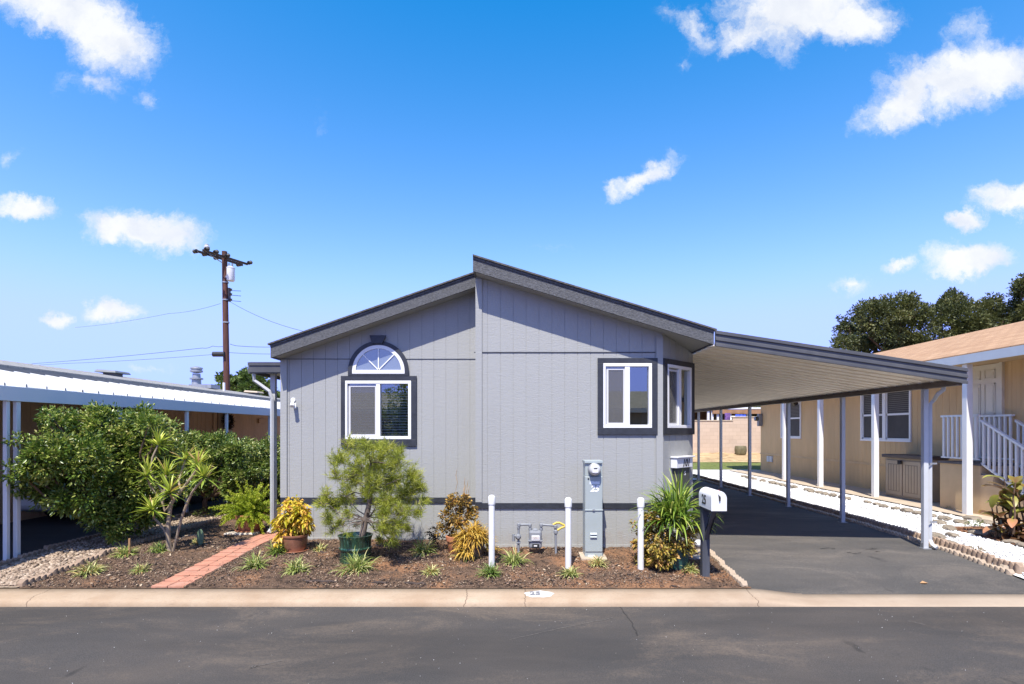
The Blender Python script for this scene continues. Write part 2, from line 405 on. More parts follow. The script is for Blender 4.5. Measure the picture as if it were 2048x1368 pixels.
M['bank'] = mk_bank()
M['lawn'] = paint('lawn_green', (.12, .145, .03), .9, .35, 9, 60, .8, bdist=.03)
M['slab'] = paint('slab_concrete', (.42, .34, .25), .85, .15, 4, 50, .3)
M['white'] = paint('white_paint', (.7, .69, .67), .45, .03, 2)
M['vinyl'] = paint('white_vinyl', (.72, .72, .71), .35, .015, 2)
M['pvc'] = paint('white_bollard', (.68, .68, .66), .4, .05, 6, dirt=((.5, .44, .36), .35))
M['postgrey'] = paint('post_paint', (.47, .485, .49), .5, .08, 3, dirt=((.36, .34, .31), .35))
M['trim'] = paint('black_trim', (.024, .027, .034), .5, .25, 12, 40, .3)
M['fascia'] = paint('dark_fascia_wood', (.088, .09, .094), .8, .45, 34, 60, .9, (1, 1, 2.2), bdist=.012)
M['gutter'] = paint('dark_gutter', (.07, .071, .072), .45, .18, 3, dirt=((.16, .15, .14), .3))
M['shingle'] = paint('dark_shingle', (.085, .08, .075), .95, .4, 20, 90, .9)
def mk_siding():
    m = NT('grey_siding'); v = m.coords()
    n1 = m.noise(v, .8, 3); 
    st = m.n('ShaderNodeMapping', {'Vector': v, 'Scale': (1., 1., 5.5)}).outputs[0]
    gr = m.noise(st, 7., 5, .65, dist=1.6); fine = m.noise(v, 55, 3, .6)
    c = m.mix(m.maprange(n1, .3, .7), (.298, .302, .288), (.314, .318, .303))
    c = m.mix(m.math('MULTIPLY', m.maprange(gr, .3, .8), .10), c, (.40, .39, .385))
    pz = m.n('ShaderNodeSeparateXYZ', {0: v}).outputs[2]
    sm = m.math('MULTIPLY', m.maprange(m.noise(m.coords((3, 3, .25)), 2.2, 4), .52, .75), .07)
    c = m.mix(sm, c, (.2, .195, .19))
    dn = m.noise(m.coords((2.5, 2.5, 1)), 3., 5, .7)
    sp = m.math('MULTIPLY', m.math('LESS_THAN', m.math('ADD', pz, m.math('MULTIPLY', dn, -.5)), -.05), m.maprange(dn, .4, .7))
    c = m.mix(m.math('MULTIPLY', sp, .3), c, (.26, .2, .15))
    h = m.math('ADD', gr, m.math('MULTIPLY', fine, .35))
    return m.done(m.pr(c, .62, h, .4, .01, **{'Specular IOR Level': .35}))
M['siding'] = mk_siding()
M['glass'] = None
def mk_glass(name, refl=.32, tint=(.75, .85, .88)):
    m = NT(name)
    fr = m.n('ShaderNodeFresnel', {'IOR': 1.5}).outputs[0]
    tr = m.n('ShaderNodeBsdfTransparent', {'Color': tint}).outputs[0]
    gl = m.n('ShaderNodeBsdfGlossy', {'Color': (1., 1., .85), 'Roughness': .01}).outputs[0]
    return m.done(m.n('ShaderNodeMixShader', {0: m.math('ADD', fr, refl, clamp=True), 1: tr, 2: gl}).outputs[0])
M['glass'] = mk_glass('window_glass', .22)
M['glassdark'] = paint('dark_glass', (.012, .018, .024), .04, .05, 2, spec=1.)
def mk_archglass():
    m = NT('arch_glass')
    a = m.pr((.14, .17, .2), .5); gl = m.n('ShaderNodeBsdfGlossy', {'Color': (1., 1., .8), 'Roughness': .02}).outputs[0]
    return m.done(m.n('ShaderNodeMixShader', {0: .16, 1: a, 2: gl}).outputs[0])
M['archglass'] = mk_archglass()
def mk_screen():
    m = NT('insect_screen')
    a = m.pr((.13, .128, .125), .8); tr = m.n('ShaderNodeBsdfTransparent', {'Color': (1, 1, 1)}).outputs[0]
    return m.done(m.n('ShaderNodeMixShader', {0: .62, 1: tr, 2: a}).outputs[0])
M['screen'] = mk_screen()
M['screen2'] = paint('dark_screen', (.06, .055, .052), .8, .15, 3)
M['blind'] = paint('blind_slat', (.7, .7, .68), .5, .02, 2)
M['room'] = paint('dim_interior', (.05, .055, .055), .9, .2, 2)
M['curtain'] = paint('green_grey_blind', (.25, .33, .29), .7, .1, 3, stretch=(1, 8, .2))
M['steel'] = paint('galvanised', (.3, .31, .32), .45, .15, 8, metal=.4)
M['tan'] = None
def mk_tan(name, a, pitch, axis, rough=.75):
    m = NT(name); v = m.coords()
    n = m.noise(m.coords((1, 1, .3)), 1.7, 5, .6); f = m.noise(v, 40, 3)
    c = m.mix(m.maprange(n, .3, .72), sc3(a, .86), sc3(a, 1.08))
    co = m.n('ShaderNodeSeparateXYZ', {0: v}).outputs[axis]
    fr = m.math('FRACT', m.math('DIVIDE', co, pitch))
    g = m.math('LESS_THAN', fr, .07)
    h = m.math('ADD', m.math('MULTIPLY', g, -1.5), m.math('MULTIPLY', f, .3))
    return m.done(m.pr(c, rough, h, .6, .01))
M['tan'] = mk_tan('tan_siding', (.59, .398, .2), .2, 1)
M['tanleft'] = mk_tan('peach_siding', (.7, .46, .26), .2, 1)
M['tanplain'] = paint('tan_stucco', (.55, .39, .22), .85, .08, 3, 60, .4)
M['black'] = paint('black_plastic', (.015, .015, .016), .4, .1, 3)
M['digit'] = paint('black_digit', (.012, .012, .014), .6, .05, 3)
M['digitw'] = paint('white_digit', (.8, .8, .8), .6, .03, 3)

# ---------------------------------------------------------------- ground sheets
def sheet(name, x0, x1, y0, y1, zf, off, mat, nx=2, ny=20, rough=0., label=None, kind='structure', ys=None, xedge=None):
    ys = ys if ys is not None else [y0+(y1-y0)*k/ny for k in range(ny+1)]
    V = []; Fc = []
    for j, y in enumerate(ys):
        for i in range(nx+1):
            x = x0+(x1-x0)*i/nx
            if xedge and i in (0, nx): x += xedge(y, i)
            e = rough*rng.normal() if rough and 0 < j < len(ys)-1 else 0.
            V.append((x, y, zf(y)+off+e))
    for j in range(len(ys)-1):
        for i in range(nx):
            a = j*(nx+1)+i; Fc.append((a, a+1, a+nx+2, a+nx+1))
    o = mesh_np(name, np.array(V), np.array(Fc), mat, smooth=True)
    return tag(o, kind=kind, label=label)
TERR = [(-400, -.27), (5.95, -.27), (6.2, -.2), (8, -.08), (23, -.05), (26, .1), (28.7, .41), (600, .41)]
sheet('ground', -500, 500, -400, 600, lambda y: lerp_tab(TERR, y), 0, M['terrain'], 1, ys=[-400, 5.95, 6.2, 8, 23, 26, 28.7, 600])
def roadz(y): return -.2-.01*math.sin(max(0, min(1, (5.93-y)/10))*math.pi)*0
ROAD = sheet('road', -90, 90, -4.2, 5.94, lambda y: -.2, 0, M['road'], 2, 4)
def ribbon(name, pts, w, mat, parent, z):
    m = MB(); out = []
    for a, b in zip(pts, pts[1:]):
        for k in range(5):
            t = k/5; out.append((a[0]+(b[0]-a[0])*t+random.uniform(-1, 1)*w*1.3, a[1]+(b[1]-a[1])*t+random.uniform(-1, 1)*w*1.3))
    out.append(pts[-1])
    for i, ((x0, y0), (x1, y1)) in enumerate(zip(out, out[1:])):
        L = math.hypot(x1-x0, y1-y0) or 1; nx, ny = -(y1-y0)/L, (x1-x0)/L
        wa, wb = w*.5*random.uniform(.5, 1.2), w*.5*random.uniform(.5, 1.2)
        m.face([(x0-nx*wa, y0-ny*wa, z), (x1-nx*wb, y1-ny*wb, z), (x1+nx*wb, y1+ny*wb, z), (x0+nx*wa, y0+ny*wa, z)])
    return m.build(name, mat, parent)
M['crack'] = paint('crack_tar', (.027, .025, .023), .8, .2, 20); M['scuff'] = paint('pale_scuff', (.13, .115, .1), .9, .4, 30)
def gr(px, py): g = G(px, py, lambda y: -.2); return (g.x, g.y)
ribbon('crack', [gr(1240, 1214), gr(1252, 1228), gr(1262, 1245), gr(1272, 1262), gr(1275, 1272)], .009, M['crack'], ROAD, -.196)
ribbon('scuff', [gr(1020, 1280), gr(1120, 1258), gr(1225, 1236)], .007, M['scuff'], ROAD, -.196)
ribbon('scuff', [gr(565, 1322), gr(520, 1331), gr(502, 1337), gr(508, 1331), gr(518, 1333)], .008, M['scuff'], ROAD, -.196)
ribbon('scuff', [gr(1818, 1243), gr(1850, 1250)], .01, M['scuff'], ROAD, -.196)
# rolled curb with a dropped stretch before the driveway
def curb():
    prof = [(5.908, -.215, 0), (5.911, -.195, .1), (5.918, -.165, .5), (5.936, -.142, .8), (5.97, -.13, .9), (6.10, -.113, 1.), (6.255, -.1, 1.), (6.262, -.26, 1.)]
    xs = [-90, -30, -12]+[-9+.25*k for k in range(46)]+[2.5+.1*k for k in range(9)]+[4, 5, 6, 7, 9, 14, 30, 90]
    V = []; Fc = []
    for x in xs:
        d = min(1, max(0, (x-2.5)/.75)); d = d*d*(3-2*d)
        for y, z, w in prof: V.append((x, y, z-(.062*w*d if z > -.25 else 0)))
    n = len(prof)
    for i in range(len(xs)-1):
        for j in range(n-1): Fc.append((i*n+j, (i+1)*n+j, (i+1)*n+j+1, i*n+j+1))
    o = mesh_np('curb', np.array(V), np.array(Fc), M['curb'], smooth=True); tag(o, kind='structure')
    # painted house number: oval patch and digits
    cx, cy, zc = .185, 6.085, (lambda y: -.113+(y-6.1)*.0839 if y > 6.1 else -.113+(y-6.1)*.1308)
    ov = MB(); pts = []
    for k in range(48):
        a = 2*math.pi*k/48; q = 1+.05*math.sin(5*a)+.04*math.sin(9*a+1)
        y = cy+.088*math.sin(a)*q; pts.append((cx+.16*math.cos(a)*q, y, zc(y)+.002))
    for k in range(48): ov.face([pts[k], pts[(k+1) % 48], (cx, cy, zc(cy)+.0025)])
    po = ov.build('painted_oval', M['ovalpaint'], o)
    text_obj('25', .125, 'digits', M['fadedigit'], text_mtx((cx-.045, cy+.005, zc(cy)+.009), (1, 0, 0), (0, 1, .108)), po, .0004, 0, .003)
M['ovalpaint'] = paint('worn_white_paint', (.6, .6, .58), .7, .08, 20, dirt=((.45, .37, .28), .5))
M['fadedigit'] = paint('faded_digit', (.2, .2, .21), .8, .1, 20)
curb()
def ej(y, i): return .05*math.sin(y*9)+.03*math.sin(y*23+1)
sheet('garden_bed', -5.72, 2.6, 6.235, 9.4, zg, .006, M['soil'], 210, 80, .008)
sheet('side_bed', -5.72, -3.7, 9.4, 22, zg, .006, M['soil'], 20, 80, .008)
DRV = sheet('driveway', 2.52, 6.08, 6.24, 21, zd, .004, M['drive'], 2, ys=[6.24, 6.6, 7, 7.5, 8, 9, 10, 15, 21])
sheet('neighbor_driveway', -9.6, -6.66, 6.24, 30, zg, .004, M['drive2'], 2, ys=[6.24, 6.6, 7, 7.95, 15, 23, 26, 30])
sheet('pebble_strip', -6.68, -5.74, 6.24, 22, zg, .012, M['pebblebed'], 4, 40)
sheet('white_gravel_strip', 6.1, 8.6, 6.24, 23.2, lambda y: zd(y)+.0, .02, M['whitebed'], 10, 60, .006)
sheet('back_gravel', 1.0, 9.9, 18.5, 23.4, lambda y: 0, .026, M['whitebed'], 10, 20, .004)
sheet('neighbor_slab', 8.45, 12, 6.6, 22.6, lambda y: 0, .05, M['slab'], 2, 4)
sheet('lawn', -3, 14, 23.2, 26.2, lambda y: .03+(y-23.2)*.048, 0.0, M['lawn'], 40, 16, .012)
sheet('dry_bank', -6, 30, 26.0, 29.2, lambda y: .16+(y-26)*.115, .02, M['bank'], 90, 26, .03)
for px, py, L in ((1640, 1098, .09), (1652, 1097, .05), (1663, 1099, .07), (1735, 1100, .12), (1750, 1104, .07), (1705, 1108, .05), (1715, 1107, .06), (1745, 1098, .05), (1695, 1106, .05)):
    g = G(px, py, zd); ribbon('leaf_litter', [(g.x, g.y), (g.x+L*.5, g.y+random.uniform(-.02, .03)), (g.x+L, g.y+random.uniform(-.03, .03))], .012, M['crack'], DRV, g.z+.009)
# brick path
def path():
    o = MB(); y = 6.245; k = 0
    M['brickA'] = paint('path_brick', (.42, .19, .12), .9, .18, 9, 70, .5, dirt=((.4, .26, .2), .6))
    while y < 9.3:
        L = .2; xo = -4.225+.012*math.sin(y*2)
        for c in range(2):
            x = xo+c*.19
            z = zg(y+.1)+.022+random.uniform(-.003, .003); z2 = z+.02*(zg(y+.25)-zg(y))/.25*.9
            dy = -.0 if c else 0.0
            o.box(x+.004, x+.186, y+.004+dy, y+L-.003+dy, z-.05, z)
        y += L
    tag(o.build('brick_path', M['brickA'], bev=.006), kind='structure')
path()
# loose stones, chips and pebbles: nobody could count them
def scatter(n, x0, x1, y0, y1, zf, near=True):
    y = y0+(y1-y0)*rng.random(n)**(1.5 if near else 1); x = rng.uniform(x0, x1, n)
    return np.stack([x, y, np.array([zf(t) for t in y])], 1)
M['chip'] = leafmat('bark_chip', [(0, (.02, .015, .012)), (.35, (.085, .057, .042)), (.75, (.26, .165, .11)), (.93, (.34, .24, .15)), (1., (.55, .44, .3))], .9, 0)
def chips():
    p = np.concatenate([scatter(42000, -5.7, 2.5, 6.26, 8.5, zg, False), scatter(2500, -5.7, -3.75, 8.5, 11, zg, False)])
    f = np.sin(p[:, 0]*1.9+1)*np.sin(p[:, 1]*4.1+p[:, 0])+np.sin(p[:, 0]*5.3+p[:, 1]*3)*.6+np.clip(-p[:, 0]*.12, -.3, .5)
    p = p[(f > rng.normal(size=len(p))*.6-.35)]
    ip = (p[:, 0] > -4.24) & (p[:, 0] < -3.84); ed = (np.abs(p[:, 0]+4.04) > .14) & (rng.random(len(p)) < .12)
    p = p[~ip | ed]; p[:, 2] += .022*((p[:, 0] > -4.24) & (p[:, 0] < -3.84))
    p[:, 2] += .016
    tag(stones_np('bark_mulch', p, rng.uniform(.004, .009, len(p))*(1+1.6*(rng.random(len(p)) < .06)), M['chip'], flat=.55, elong=2.2), 'dark bark chips strewn over the soil of the front bed', 'mulch', kind='stuff')
chips()
M['pebble'] = leafmat('river_pebble', [(0, (.17, .12, .085)), (.5, (.3, .22, .155)), (1, (.45, .36, .27))], .8, 0)
p = np.concatenate([scatter(3600, -6.64, -5.8, 6.3, 9.6, zg), scatter(1200, -6.64, -5.8, 9, 14, zg)]); p[:, 2] += .022
tag(stones_np('river_pebbles', p, rng.uniform(.012, .026, len(p)), M['pebble'], tv=ICO_V, tf=ICO_F, flat=.65, jit=.1, smooth=True), 'tan river pebbles filling the strip between the scalloped edgings', 'pebbles', kind='stuff')
M['whitestone'] = leafmat('white_stone', [(0, (.4, .38, .35)), (.12, (.66, .65, .63)), (1, (.86, .86, .85))], .75, 0)
p = np.concatenate([scatter(11000, 6.2, 8.4, 6.7, 13, zd), scatter(5000, 6.2, 8.4, 12, 20, zd, False)]); p[:, 2] += .028
p = p[~((p[:, 0] > 7.25) & (p[:, 1] < 9.6))]
tag(stones_np('white_gravel', p, rng.uniform(.012, .034, len(p)), M['whitestone'], flat=.6, jit=.2), 'white crushed gravel between the carport edging and the tan home', 'gravel', kind='stuff')
p = scatter(2600, 7.3, 8.5, 6.8, 9.5, zd, False); p[:, 2] += .03
M['redmulch'] = leafmat('red_mulch', [(0, (.03, .015, .01)), (.6, (.13, .05, .03)), (1, (.3, .16, .09))], .9, 0)
tag(sheet('planting_bed', 7.3, 8.45, 6.7, 9.55, zd, .032, M['soil'], 24, 40, .008))
tag(stones_np('red_bark', p, rng.uniform(.01, .024, len(p)), M['redmulch'], flat=.5, elong=2.4), 'reddish bark litter under the bronze leaved canna', 'mulch', kind='stuff')
p = scatter(260, -6, 5, 2.5, 5.85, lambda y: -.197, False)
tag(stones_np('road_grit', p, rng.uniform(.0015, .004, len(p)), M['whitestone'], flat=.7), 'pale grit specks scattered over the dark road', 'grit', kind='stuff')

# ---------------------------------------------------------------- scalloped edging blocks
def edging_block():
    m = MB(); n = 5; L = .4; seg = 40
    fr = []; bk = []
    for k in range(seg+1):
        x = -L/2+L*k/seg; z = .05+.04*abs(math.sin(math.pi*n*k/seg))**.8; y = -.026-.02*abs(math.sin(math.pi*n*k/seg))
        fr.append((x, y, z)); bk.append((x, .03, z))
    for k in range(seg):
        a, b, c, d = fr[k], fr[k+1], bk[k+1], bk[k]
        m.face([a, b, c, d]); m.face([(a[0], a[1], -.04), (b[0], b[1], -.04), b, a]); m.face([(c[0], c[1], -.04), (d[0], d[1], -.04), d, c])
    for e in (0, seg): m.face([fr[e], bk[e], (bk[e][0], bk[e][1], -.04), (fr[e][0], fr[e][1], -.04)])
    return m
M['edge'] = paint('edging_concrete', (.28, .2, .14), .9, .25, 7, 40, .6)
M['edge2'] = paint('edging_concrete_pale', (.36, .28, .2), .9, .2, 7, 40, .6)
EB = {}
def edging(x, y0, y1, zf, mat, label, group, face=1, drift=0., dz=0.):
    y = y0+.2
    while y < y1:
        if mat not in EB:
            EB[mat] = edging_block().build('edging_block', M[mat]); o = EB[mat]
        else:
            o = EB[mat].copy(); COL.objects.link(o)
        xx = x+drift*(y-y0)+random.uniform(-.008, .008)
        o.location = (xx, y, zf(y)+dz+random.uniform(-.006, .006)); o.rotation_euler = (random.uniform(-.03, .03), random.uniform(-.04, .04), R(-90)*face+random.uniform(-.03, .03))
        tag(o, label, 'edging block', group); y += .405
edging(6.10, 6.85, 20, zd, 'edge2', 'pale scalloped edging block in the lower row along the carport driveway', 'lower edging row along the carport driveway', 1, -.004, -.035)
edging(6.215, 6.85, 20, zd, 'edge', 'brown scalloped edging block in the upper row holding back the white gravel', 'upper edging row beside the white gravel', 1, -.004, .03)
edging(-6.69, 6.9, 14, zg, 'edge', 'scalloped edging block between the pebbles and the shaded left driveway', 'edging between pebbles and the left driveway', 1, .004, -.02)
edging(-5.74, 6.28, 10.5, zg, 'edge', 'scalloped edging block between the pebble strip and the mulched bed', 'edging between pebbles and the mulched bed', -1, .0, -.025)
edging(2.55, 6.3, 7.9, zg, 'edge2', 'pale scalloped edging block beside the mailbox post and the driveway', 'edging beside the mailbox', 1, .04, -.04)
# flat stones in lines across the white gravel
M['rock'] = paint('grey_rock', (.24, .2, .15), .9, .35, 6, 22, .7, bdist=.02)
def rock_mesh(name, loc, sx, sy, sz, mat, parent=None):
    bm = bmesh.new(); bmesh.ops.create_icosphere(bm, subdivisions=2, radius=1)
    for v in bm.verts:
        k = 1+random.uniform(-.12, .12)
        v.co = Vector((v.co.x*sx*k, v.co.y*sy*k, max(-.5, min(.75, v.co.z))*sz*k))
    me = bpy.data.meshes.new(name); bm.to_mesh(me); bm.free()
    o = link(name, me, mat, parent); o.location = loc; return o
rocks = [rock_mesh('flat_stone', (0, 0, 0), .17, .1, .06, M['rock']) for _ in range(5)]
ri = 0
def stone(x, y, z, s, label, group, rz=None):
    global ri
    o = rocks[ri] if ri < 5 else rocks[ri % 5].copy()
    if ri >= 5: COL.objects.link(o)
    ri += 1
    o.location = (x, y, z); o.rotation_euler = (random.uniform(-.1, .1), random.uniform(-.1, .1), R(90)+random.uniform(-.5, .5) if rz is None else rz); o.scale = (s, s, s)
    tag(o, label, 'stone', group)
y = 9.9
while y < 19.5:
    if random.random() < .82: stone(7.82+random.uniform(-.05, .05), y, .062, random.uniform(.6, 1.05), 'flat grey stone in the line running through the white gravel', 'stones lined through the white gravel')
    y += .33
for k, (px, py) in enumerate([(1898, 1062), (1925, 1050), (1957, 1072), (1905, 1076), (1972, 1050), (1990, 1066), (2022, 1090), (2050, 1098), (1945, 1043), (1880, 1050), (1875, 1078), (2075, 1108), (1900, 1095)]):
    g = G(px, py, zd); stone(g.x, g.y, g.z+.05, random.uniform(.7, 1.15), 'weathered stone edging the bed of the bronze leaved canna', 'stones round the canna bed')
g = G(2035, 1140, zd)
o = rock_mesh('concrete_chunk', (g.x, g.y, g.z+.03), .22, .13, .08, M['slab']); tag(o, 'broken tan concrete chunk at the front end of the edging', 'concrete chunk')
# ---------------------------------------------------------------- the grey mobile home
YL, YR = 8.5, 7.95
HL = thing('mobile_home', (-.5, 8.5, 0), 'grey mobile home with stepped gable roof and black trimmed windows', 'mobile home')
FL = Fr((0, YL), (1, 0), (0, -1)); FRt = Fr((0, YR), (1, 0), (0, -1)); q = math.sqrt(.5)
FB = Fr((2.02, YR), (q, q), (q, -q))
def siding(fr, u0, u1, zb, zt, openings, parent, mat, phase=0., sp=.186, gw=.008, gd=.0052):
    cuts = {u0, u1}; gs = []
    g = u0+phase
    while g < u1:
        if g > u0+.02 and g < u1-.02: gs.append(g); cuts |= {g-gw/2, g+gw/2}
        g += sp
    for a, b, c, d in openings: cuts |= {a, b}
    cs = sorted(cuts); m = MB(); prev = None
    for a, b in zip(cs, cs[1:]):
        if b-a < 1e-6: continue
        mid = (a+b)/2; d = -gd if any(abs(mid-g) < gw/2 for g in gs) else 0.
        ops = sorted([(o[2], o[3]) for o in openings if o[0]-1e-6 <= mid <= o[1]+1e-6])
        lo = zb
        for c, e in ops+[(None, None)]:
            ta, tb = (zt(a), zt(b)) if c is None else (c, c)
            m.face([fr.pt(a, lo, d), fr.pt(b, lo, d), fr.pt(b, tb, d), fr.pt(a, ta, d)])
            if prev is not None and prev != d: m.face([fr.pt(a, lo, prev), fr.pt(a, lo, d), fr.pt(a, ta, d), fr.pt(a, ta, prev)])
            lo = e
        prev = d
    return m.build('wall', mat, parent)
def pxu(px, Y): return (px-CX)/F*Y
def pyz(py, Y): return CAMZ-(py-CY)/F*Y
LX0, LX1, RX1, BX = -3.73, -.67, 2.02, 2.66
def topL(x): return 2.79+(x+3.757)*.347
def topR(x): return 3.89-(x+.675)*.3008
# openings
lw = (pxu(691.6, YL), pxu(823, YL), pyz(878.4, YL), pyz(761.8, YL))
rw = (pxu(1206, YR), pxu(1303, YR), pyz(856, YR), pyz(727, YR))
def bt(px):
    k = (px-CX)/F; return (k*7.95-2.02)/(1-k)/q
bw = (bt(1331.8), bt(1379.6), rw[2], rw[3])
siding(FL, LX0, LX1+.02, -.08, lambda u: topL(u)+.03, [lw], HL, M['siding'], .13)
siding(FRt, LX1, RX1, -.08, lambda u: topR(u)+.03, [rw], HL, M['siding'], .165)
siding(FB, 0, (BX-RX1)/q, -.08, lambda u: topR(RX1+u*q)+.03, [bw], HL, M['siding'], .2)
m = MB()
m.face([(LX0, YL, -.1), (LX0, 22, -.1), (LX0, 22, 2.85), (LX0, YL, 2.85)])
m.face([(BX, 8.59, -.1), (BX, 22, -.1), (BX, 22, 2.95), (BX, 8.59, 2.95)])
m.face([(LX0, 22, -.1), (BX, 22, -.1), (BX, 22, 2.95), (LX1, 22, 3.9), (LX0, 22, 2.85)])
m.face([(LX1, YR, -.1), (LX1, YL+.0, -.1), (LX1, YL, 3.95), (LX1, YR, 3.92)])
m.build('wall', M['siding'], HL)
# floor-line trim, panel joints, base board
m = MB()
m.fbox(FL, LX0, LX1-.0, .578, .657, 0, .022); m.build('trim_band', M['trim'], HL)
m = MB(); m.fbox(FRt, LX1+.0, RX1, .57, .645, 0, .022); m.fbox(FB, .0, .9, .57, .645, 0, .022); m.build('trim_band', M['trim'], HL)
m = MB(); m.fbox(FL, LX0+.0, LX1, 2.792, 2.801, 0, .007); m.build('panel_joint', M['trim'], HL)
m = MB(); m.fbox(FRt, LX1-.03, 1.92, 2.815, 2.828, 0, .008); m.build('panel_joint', M['trim'], HL)
m = MB(); m.fbox(FL, LX0, LX1, -.08, .04, 0, .016); m.build('base_board', M['siding'], HL)
m = MB(); m.fbox(FRt, LX1, RX1, -.08, .04, 0, .016); m.build('base_board', M['siding'], HL)
for (fr, u0, u1, zt) in ((FL, LX0-.005, LX0+.095, 2.79), (FRt, LX1-.008, LX1+.085, 3.88), (FRt, RX1-.09, RX1+.006, 3.05)):
    m = MB(); m.fbox(fr, u0, u1, .66, zt, 0, .02); m.build('corner_trim', M['siding'], HL)
# roofs
def roof(x0, x1, z0, z1, yf, yb, side):
    t = .20
    up = MB(); sl = (z1-z0)/(x1-x0)
    e0 = -.03 if side == 'l' else 0; e1 = .03 if side == 'r' else .0
    a0, a1 = x0+e0, x1+e1; zz0, zz1 = z0+e0*sl, z1+e1*sl
    up.hexa([(a0, yf-.035, zz0), (a1, yf-.035, zz1), (a1, yb, zz1), (a0, yb, zz0), (a0, yf-.035, zz0+.022), (a1, yf-.035, zz1+.022), (a1, yb, zz1+.022), (a0, yb, zz0+.022)])
    r = up.build('roof', M['shingle'], HL)
    f = MB(); f.hexa([(x0, yf, z0-t), (x1, yf, z1-t), (x1, yf+.035, z1-t), (x0, yf+.035, z0-t), (x0, yf, z0-.002), (x1, yf, z1-.002), (x1, yf+.035, z1-.002), (x0, yf+.035, z0-.002)])
    f.hexa([(x0, yf-.012, z0-.035), (x1, yf-.012, z1-.035), (x1, yf, z1-.035), (x0, yf, z0-.035), (x0, yf-.012, z0-.002), (x1, yf-.012, z1-.002), (x1, yf, z1-.002), (x0, yf, z0-.002)])
    f.build('fascia', M['fascia'], r)
    s = MB(); s.hexa([(x0+.0, yf+.036, z0-t+.012), (x1, yf+.036, z1-t+.012), (x1, yb, z1-t+.012), (x0, yb, z0-t+.012), (x0, yf+.036, z0-t+.03), (x1, yf+.036, z1-t+.03), (x1, yb, z1-t+.03), (x0, yb, z0-t+.03)])
    s.build('soffit', M['siding'], r)
    for (x, z) in ((x0, z0), (x1, z1)):
        e = MB(); w = .03 if x == x0 else -.03
        e.box(min(x, x+w), max(x, x+w), yf+.037, yb, z-t, z-.004); e.build('fascia', M['fascia'], r)
    return r
roof(-3.757, -.69, 2.975, 4.04, YL-.30, 22.2, 'l')
roof(-.69, 2.665, 4.115, 3.09, YR-.295, 22.2, 'r')
# windows
def slider(root, fr, u0, u1, z0, z1, ml, mr, tr, blinds, curtain=False, deep=.4, tw=None):
    w = MB(); fw = .046
    w.fbox(fr, u0, u1, z1-fw, z1, -.07, .035); w.fbox(fr, u0, u1, z0, z0+fw, -.07, .035)
    w.fbox(fr, u0, u0+fw*.75, z0+fw, z1-fw, -.07, .035); w.fbox(fr, u1-fw, u1, z0+fw, z1-fw, -.07, .035)
    w.fbox(fr, ml, mr, z0+fw, z1-fw, -.07, .03)
    win = w.build('window', M['vinyl'], root, bev=.004)
    a0, a1, c0, c1 = u0+fw*.75, ml, z0+fw, z1-fw
    s = MB(); k = .03
    s.fbox(fr, a0+.012, a0+.012+k, c0, c1-.02, -.04, .012); s.fbox(fr, a1-.02, a1, c0, c1-.02, -.04, .012)
    s.fbox(fr, a0+.012+k, a1-.02, c0, c0+k, -.04, .012); s.fbox(fr, a0+.012+k, a1-.02, c1-.02-k, c1-.02, -.04, .012)
    s.build('sash', M['sash'], win)
    m = MB(); m.face([fr.pt(a0+.02, c0+.01, .004), fr.pt(a1-.01, c0+.01, .004), fr.pt(a1-.01, c1-.03, .004), fr.pt(a0+.02, c1-.03, .004)]); m.build('screen', M['screen'], win)
    for (p0, p1) in ((a0, a1), (mr, u1-fw)):
        m = MB(); m.face([fr.pt(p0, c0, -.02), fr.pt(p1, c0, -.02), fr.pt(p1, c1, -.02), fr.pt(p0, c1, -.02)]); m.build('pane', M['glass'], win)
    b = MB(); e = .1
    b.face([fr.pt(u0-e, z0-e, -deep), fr.pt(u1+e, z0-e, -deep), fr.pt(u1+e, z1+e, -deep), fr.pt(u0-e, z1+e, -deep)])
    for (a, c) in (((u0-e, z0-e), (u1+e, z0-e)), ((u1+e, z0-e), (u1+e, z1+e)), ((u1+e, z1+e), (u0-e, z1+e)), ((u0-e, z1+e), (u0-e, z0-e))):
        b.face([fr.pt(*a, -.012), fr.pt(*c, -.012), fr.pt(*c, -deep), fr.pt(*a, -deep)])
    b.build('interior', M['room'], win)
    if blinds:
        b = MB(); z = z0+.06
        while z < z1-.04:
            uu0, uu1 = u0+.03, u1-.03
            b.face([fr.pt(uu0, z-.008, -.085), fr.pt(uu1, z-.008, -.085), fr.pt(uu1, z+.010, -.125), fr.pt(uu0, z+.010, -.125)]); z += .043
        for uu in (u0+.2, ml+.02, mr+.17, u1-.2): b.fbox(fr, uu, uu+.003, z0+.04, z1-.03, -.084, -.082)
        b.build('blind', M['blind'], win, solid=.003)
    if curtain:
        b = MB(); uu = mr-.02
        while uu < u1-.02:
            b.fbox(fr, uu, uu+.055, z0+.03, z1-.02, -.115, -.1); uu += .068
        b.build('blind', M['curtain'], win)
    if tr:
        t = MB(); a, c, d, e = tr
        t.fbox(fr, a, c, d, z0, 0, .03); t.fbox(fr, a, c, z1, e, 0, .03); t.fbox(fr, a, u0, z0, z1, 0, .03); t.fbox(fr, u1, c, z0, z1, 0, .03)
        t.build('trim', M['trim'], win, bev=.003)
    return win
M['sash'] = paint('grey_sash', (.55, .55, .55), .4, .04, 3)
slider(HL, FL, *lw, pxu(753, YL), pxu(761, YL), (pxu(682.8, YL), pxu(833.7, YL), pyz(892.5, YL), pyz(752, YL)), True)
slider(HL, FRt, *rw, pxu(1249, YR), pxu(1259, YR), (pxu(1195, YR), pxu(1314.5, YR), pyz(869.5, YR), pyz(716.3, YR)), False, False, 1.0)
slider(HL, FB, *bw, bt(1354), bt(1359.5), (bt(1325.3), bt(1386), pyz(869.5, YR), pyz(716.3, YR)), False, True, .35)
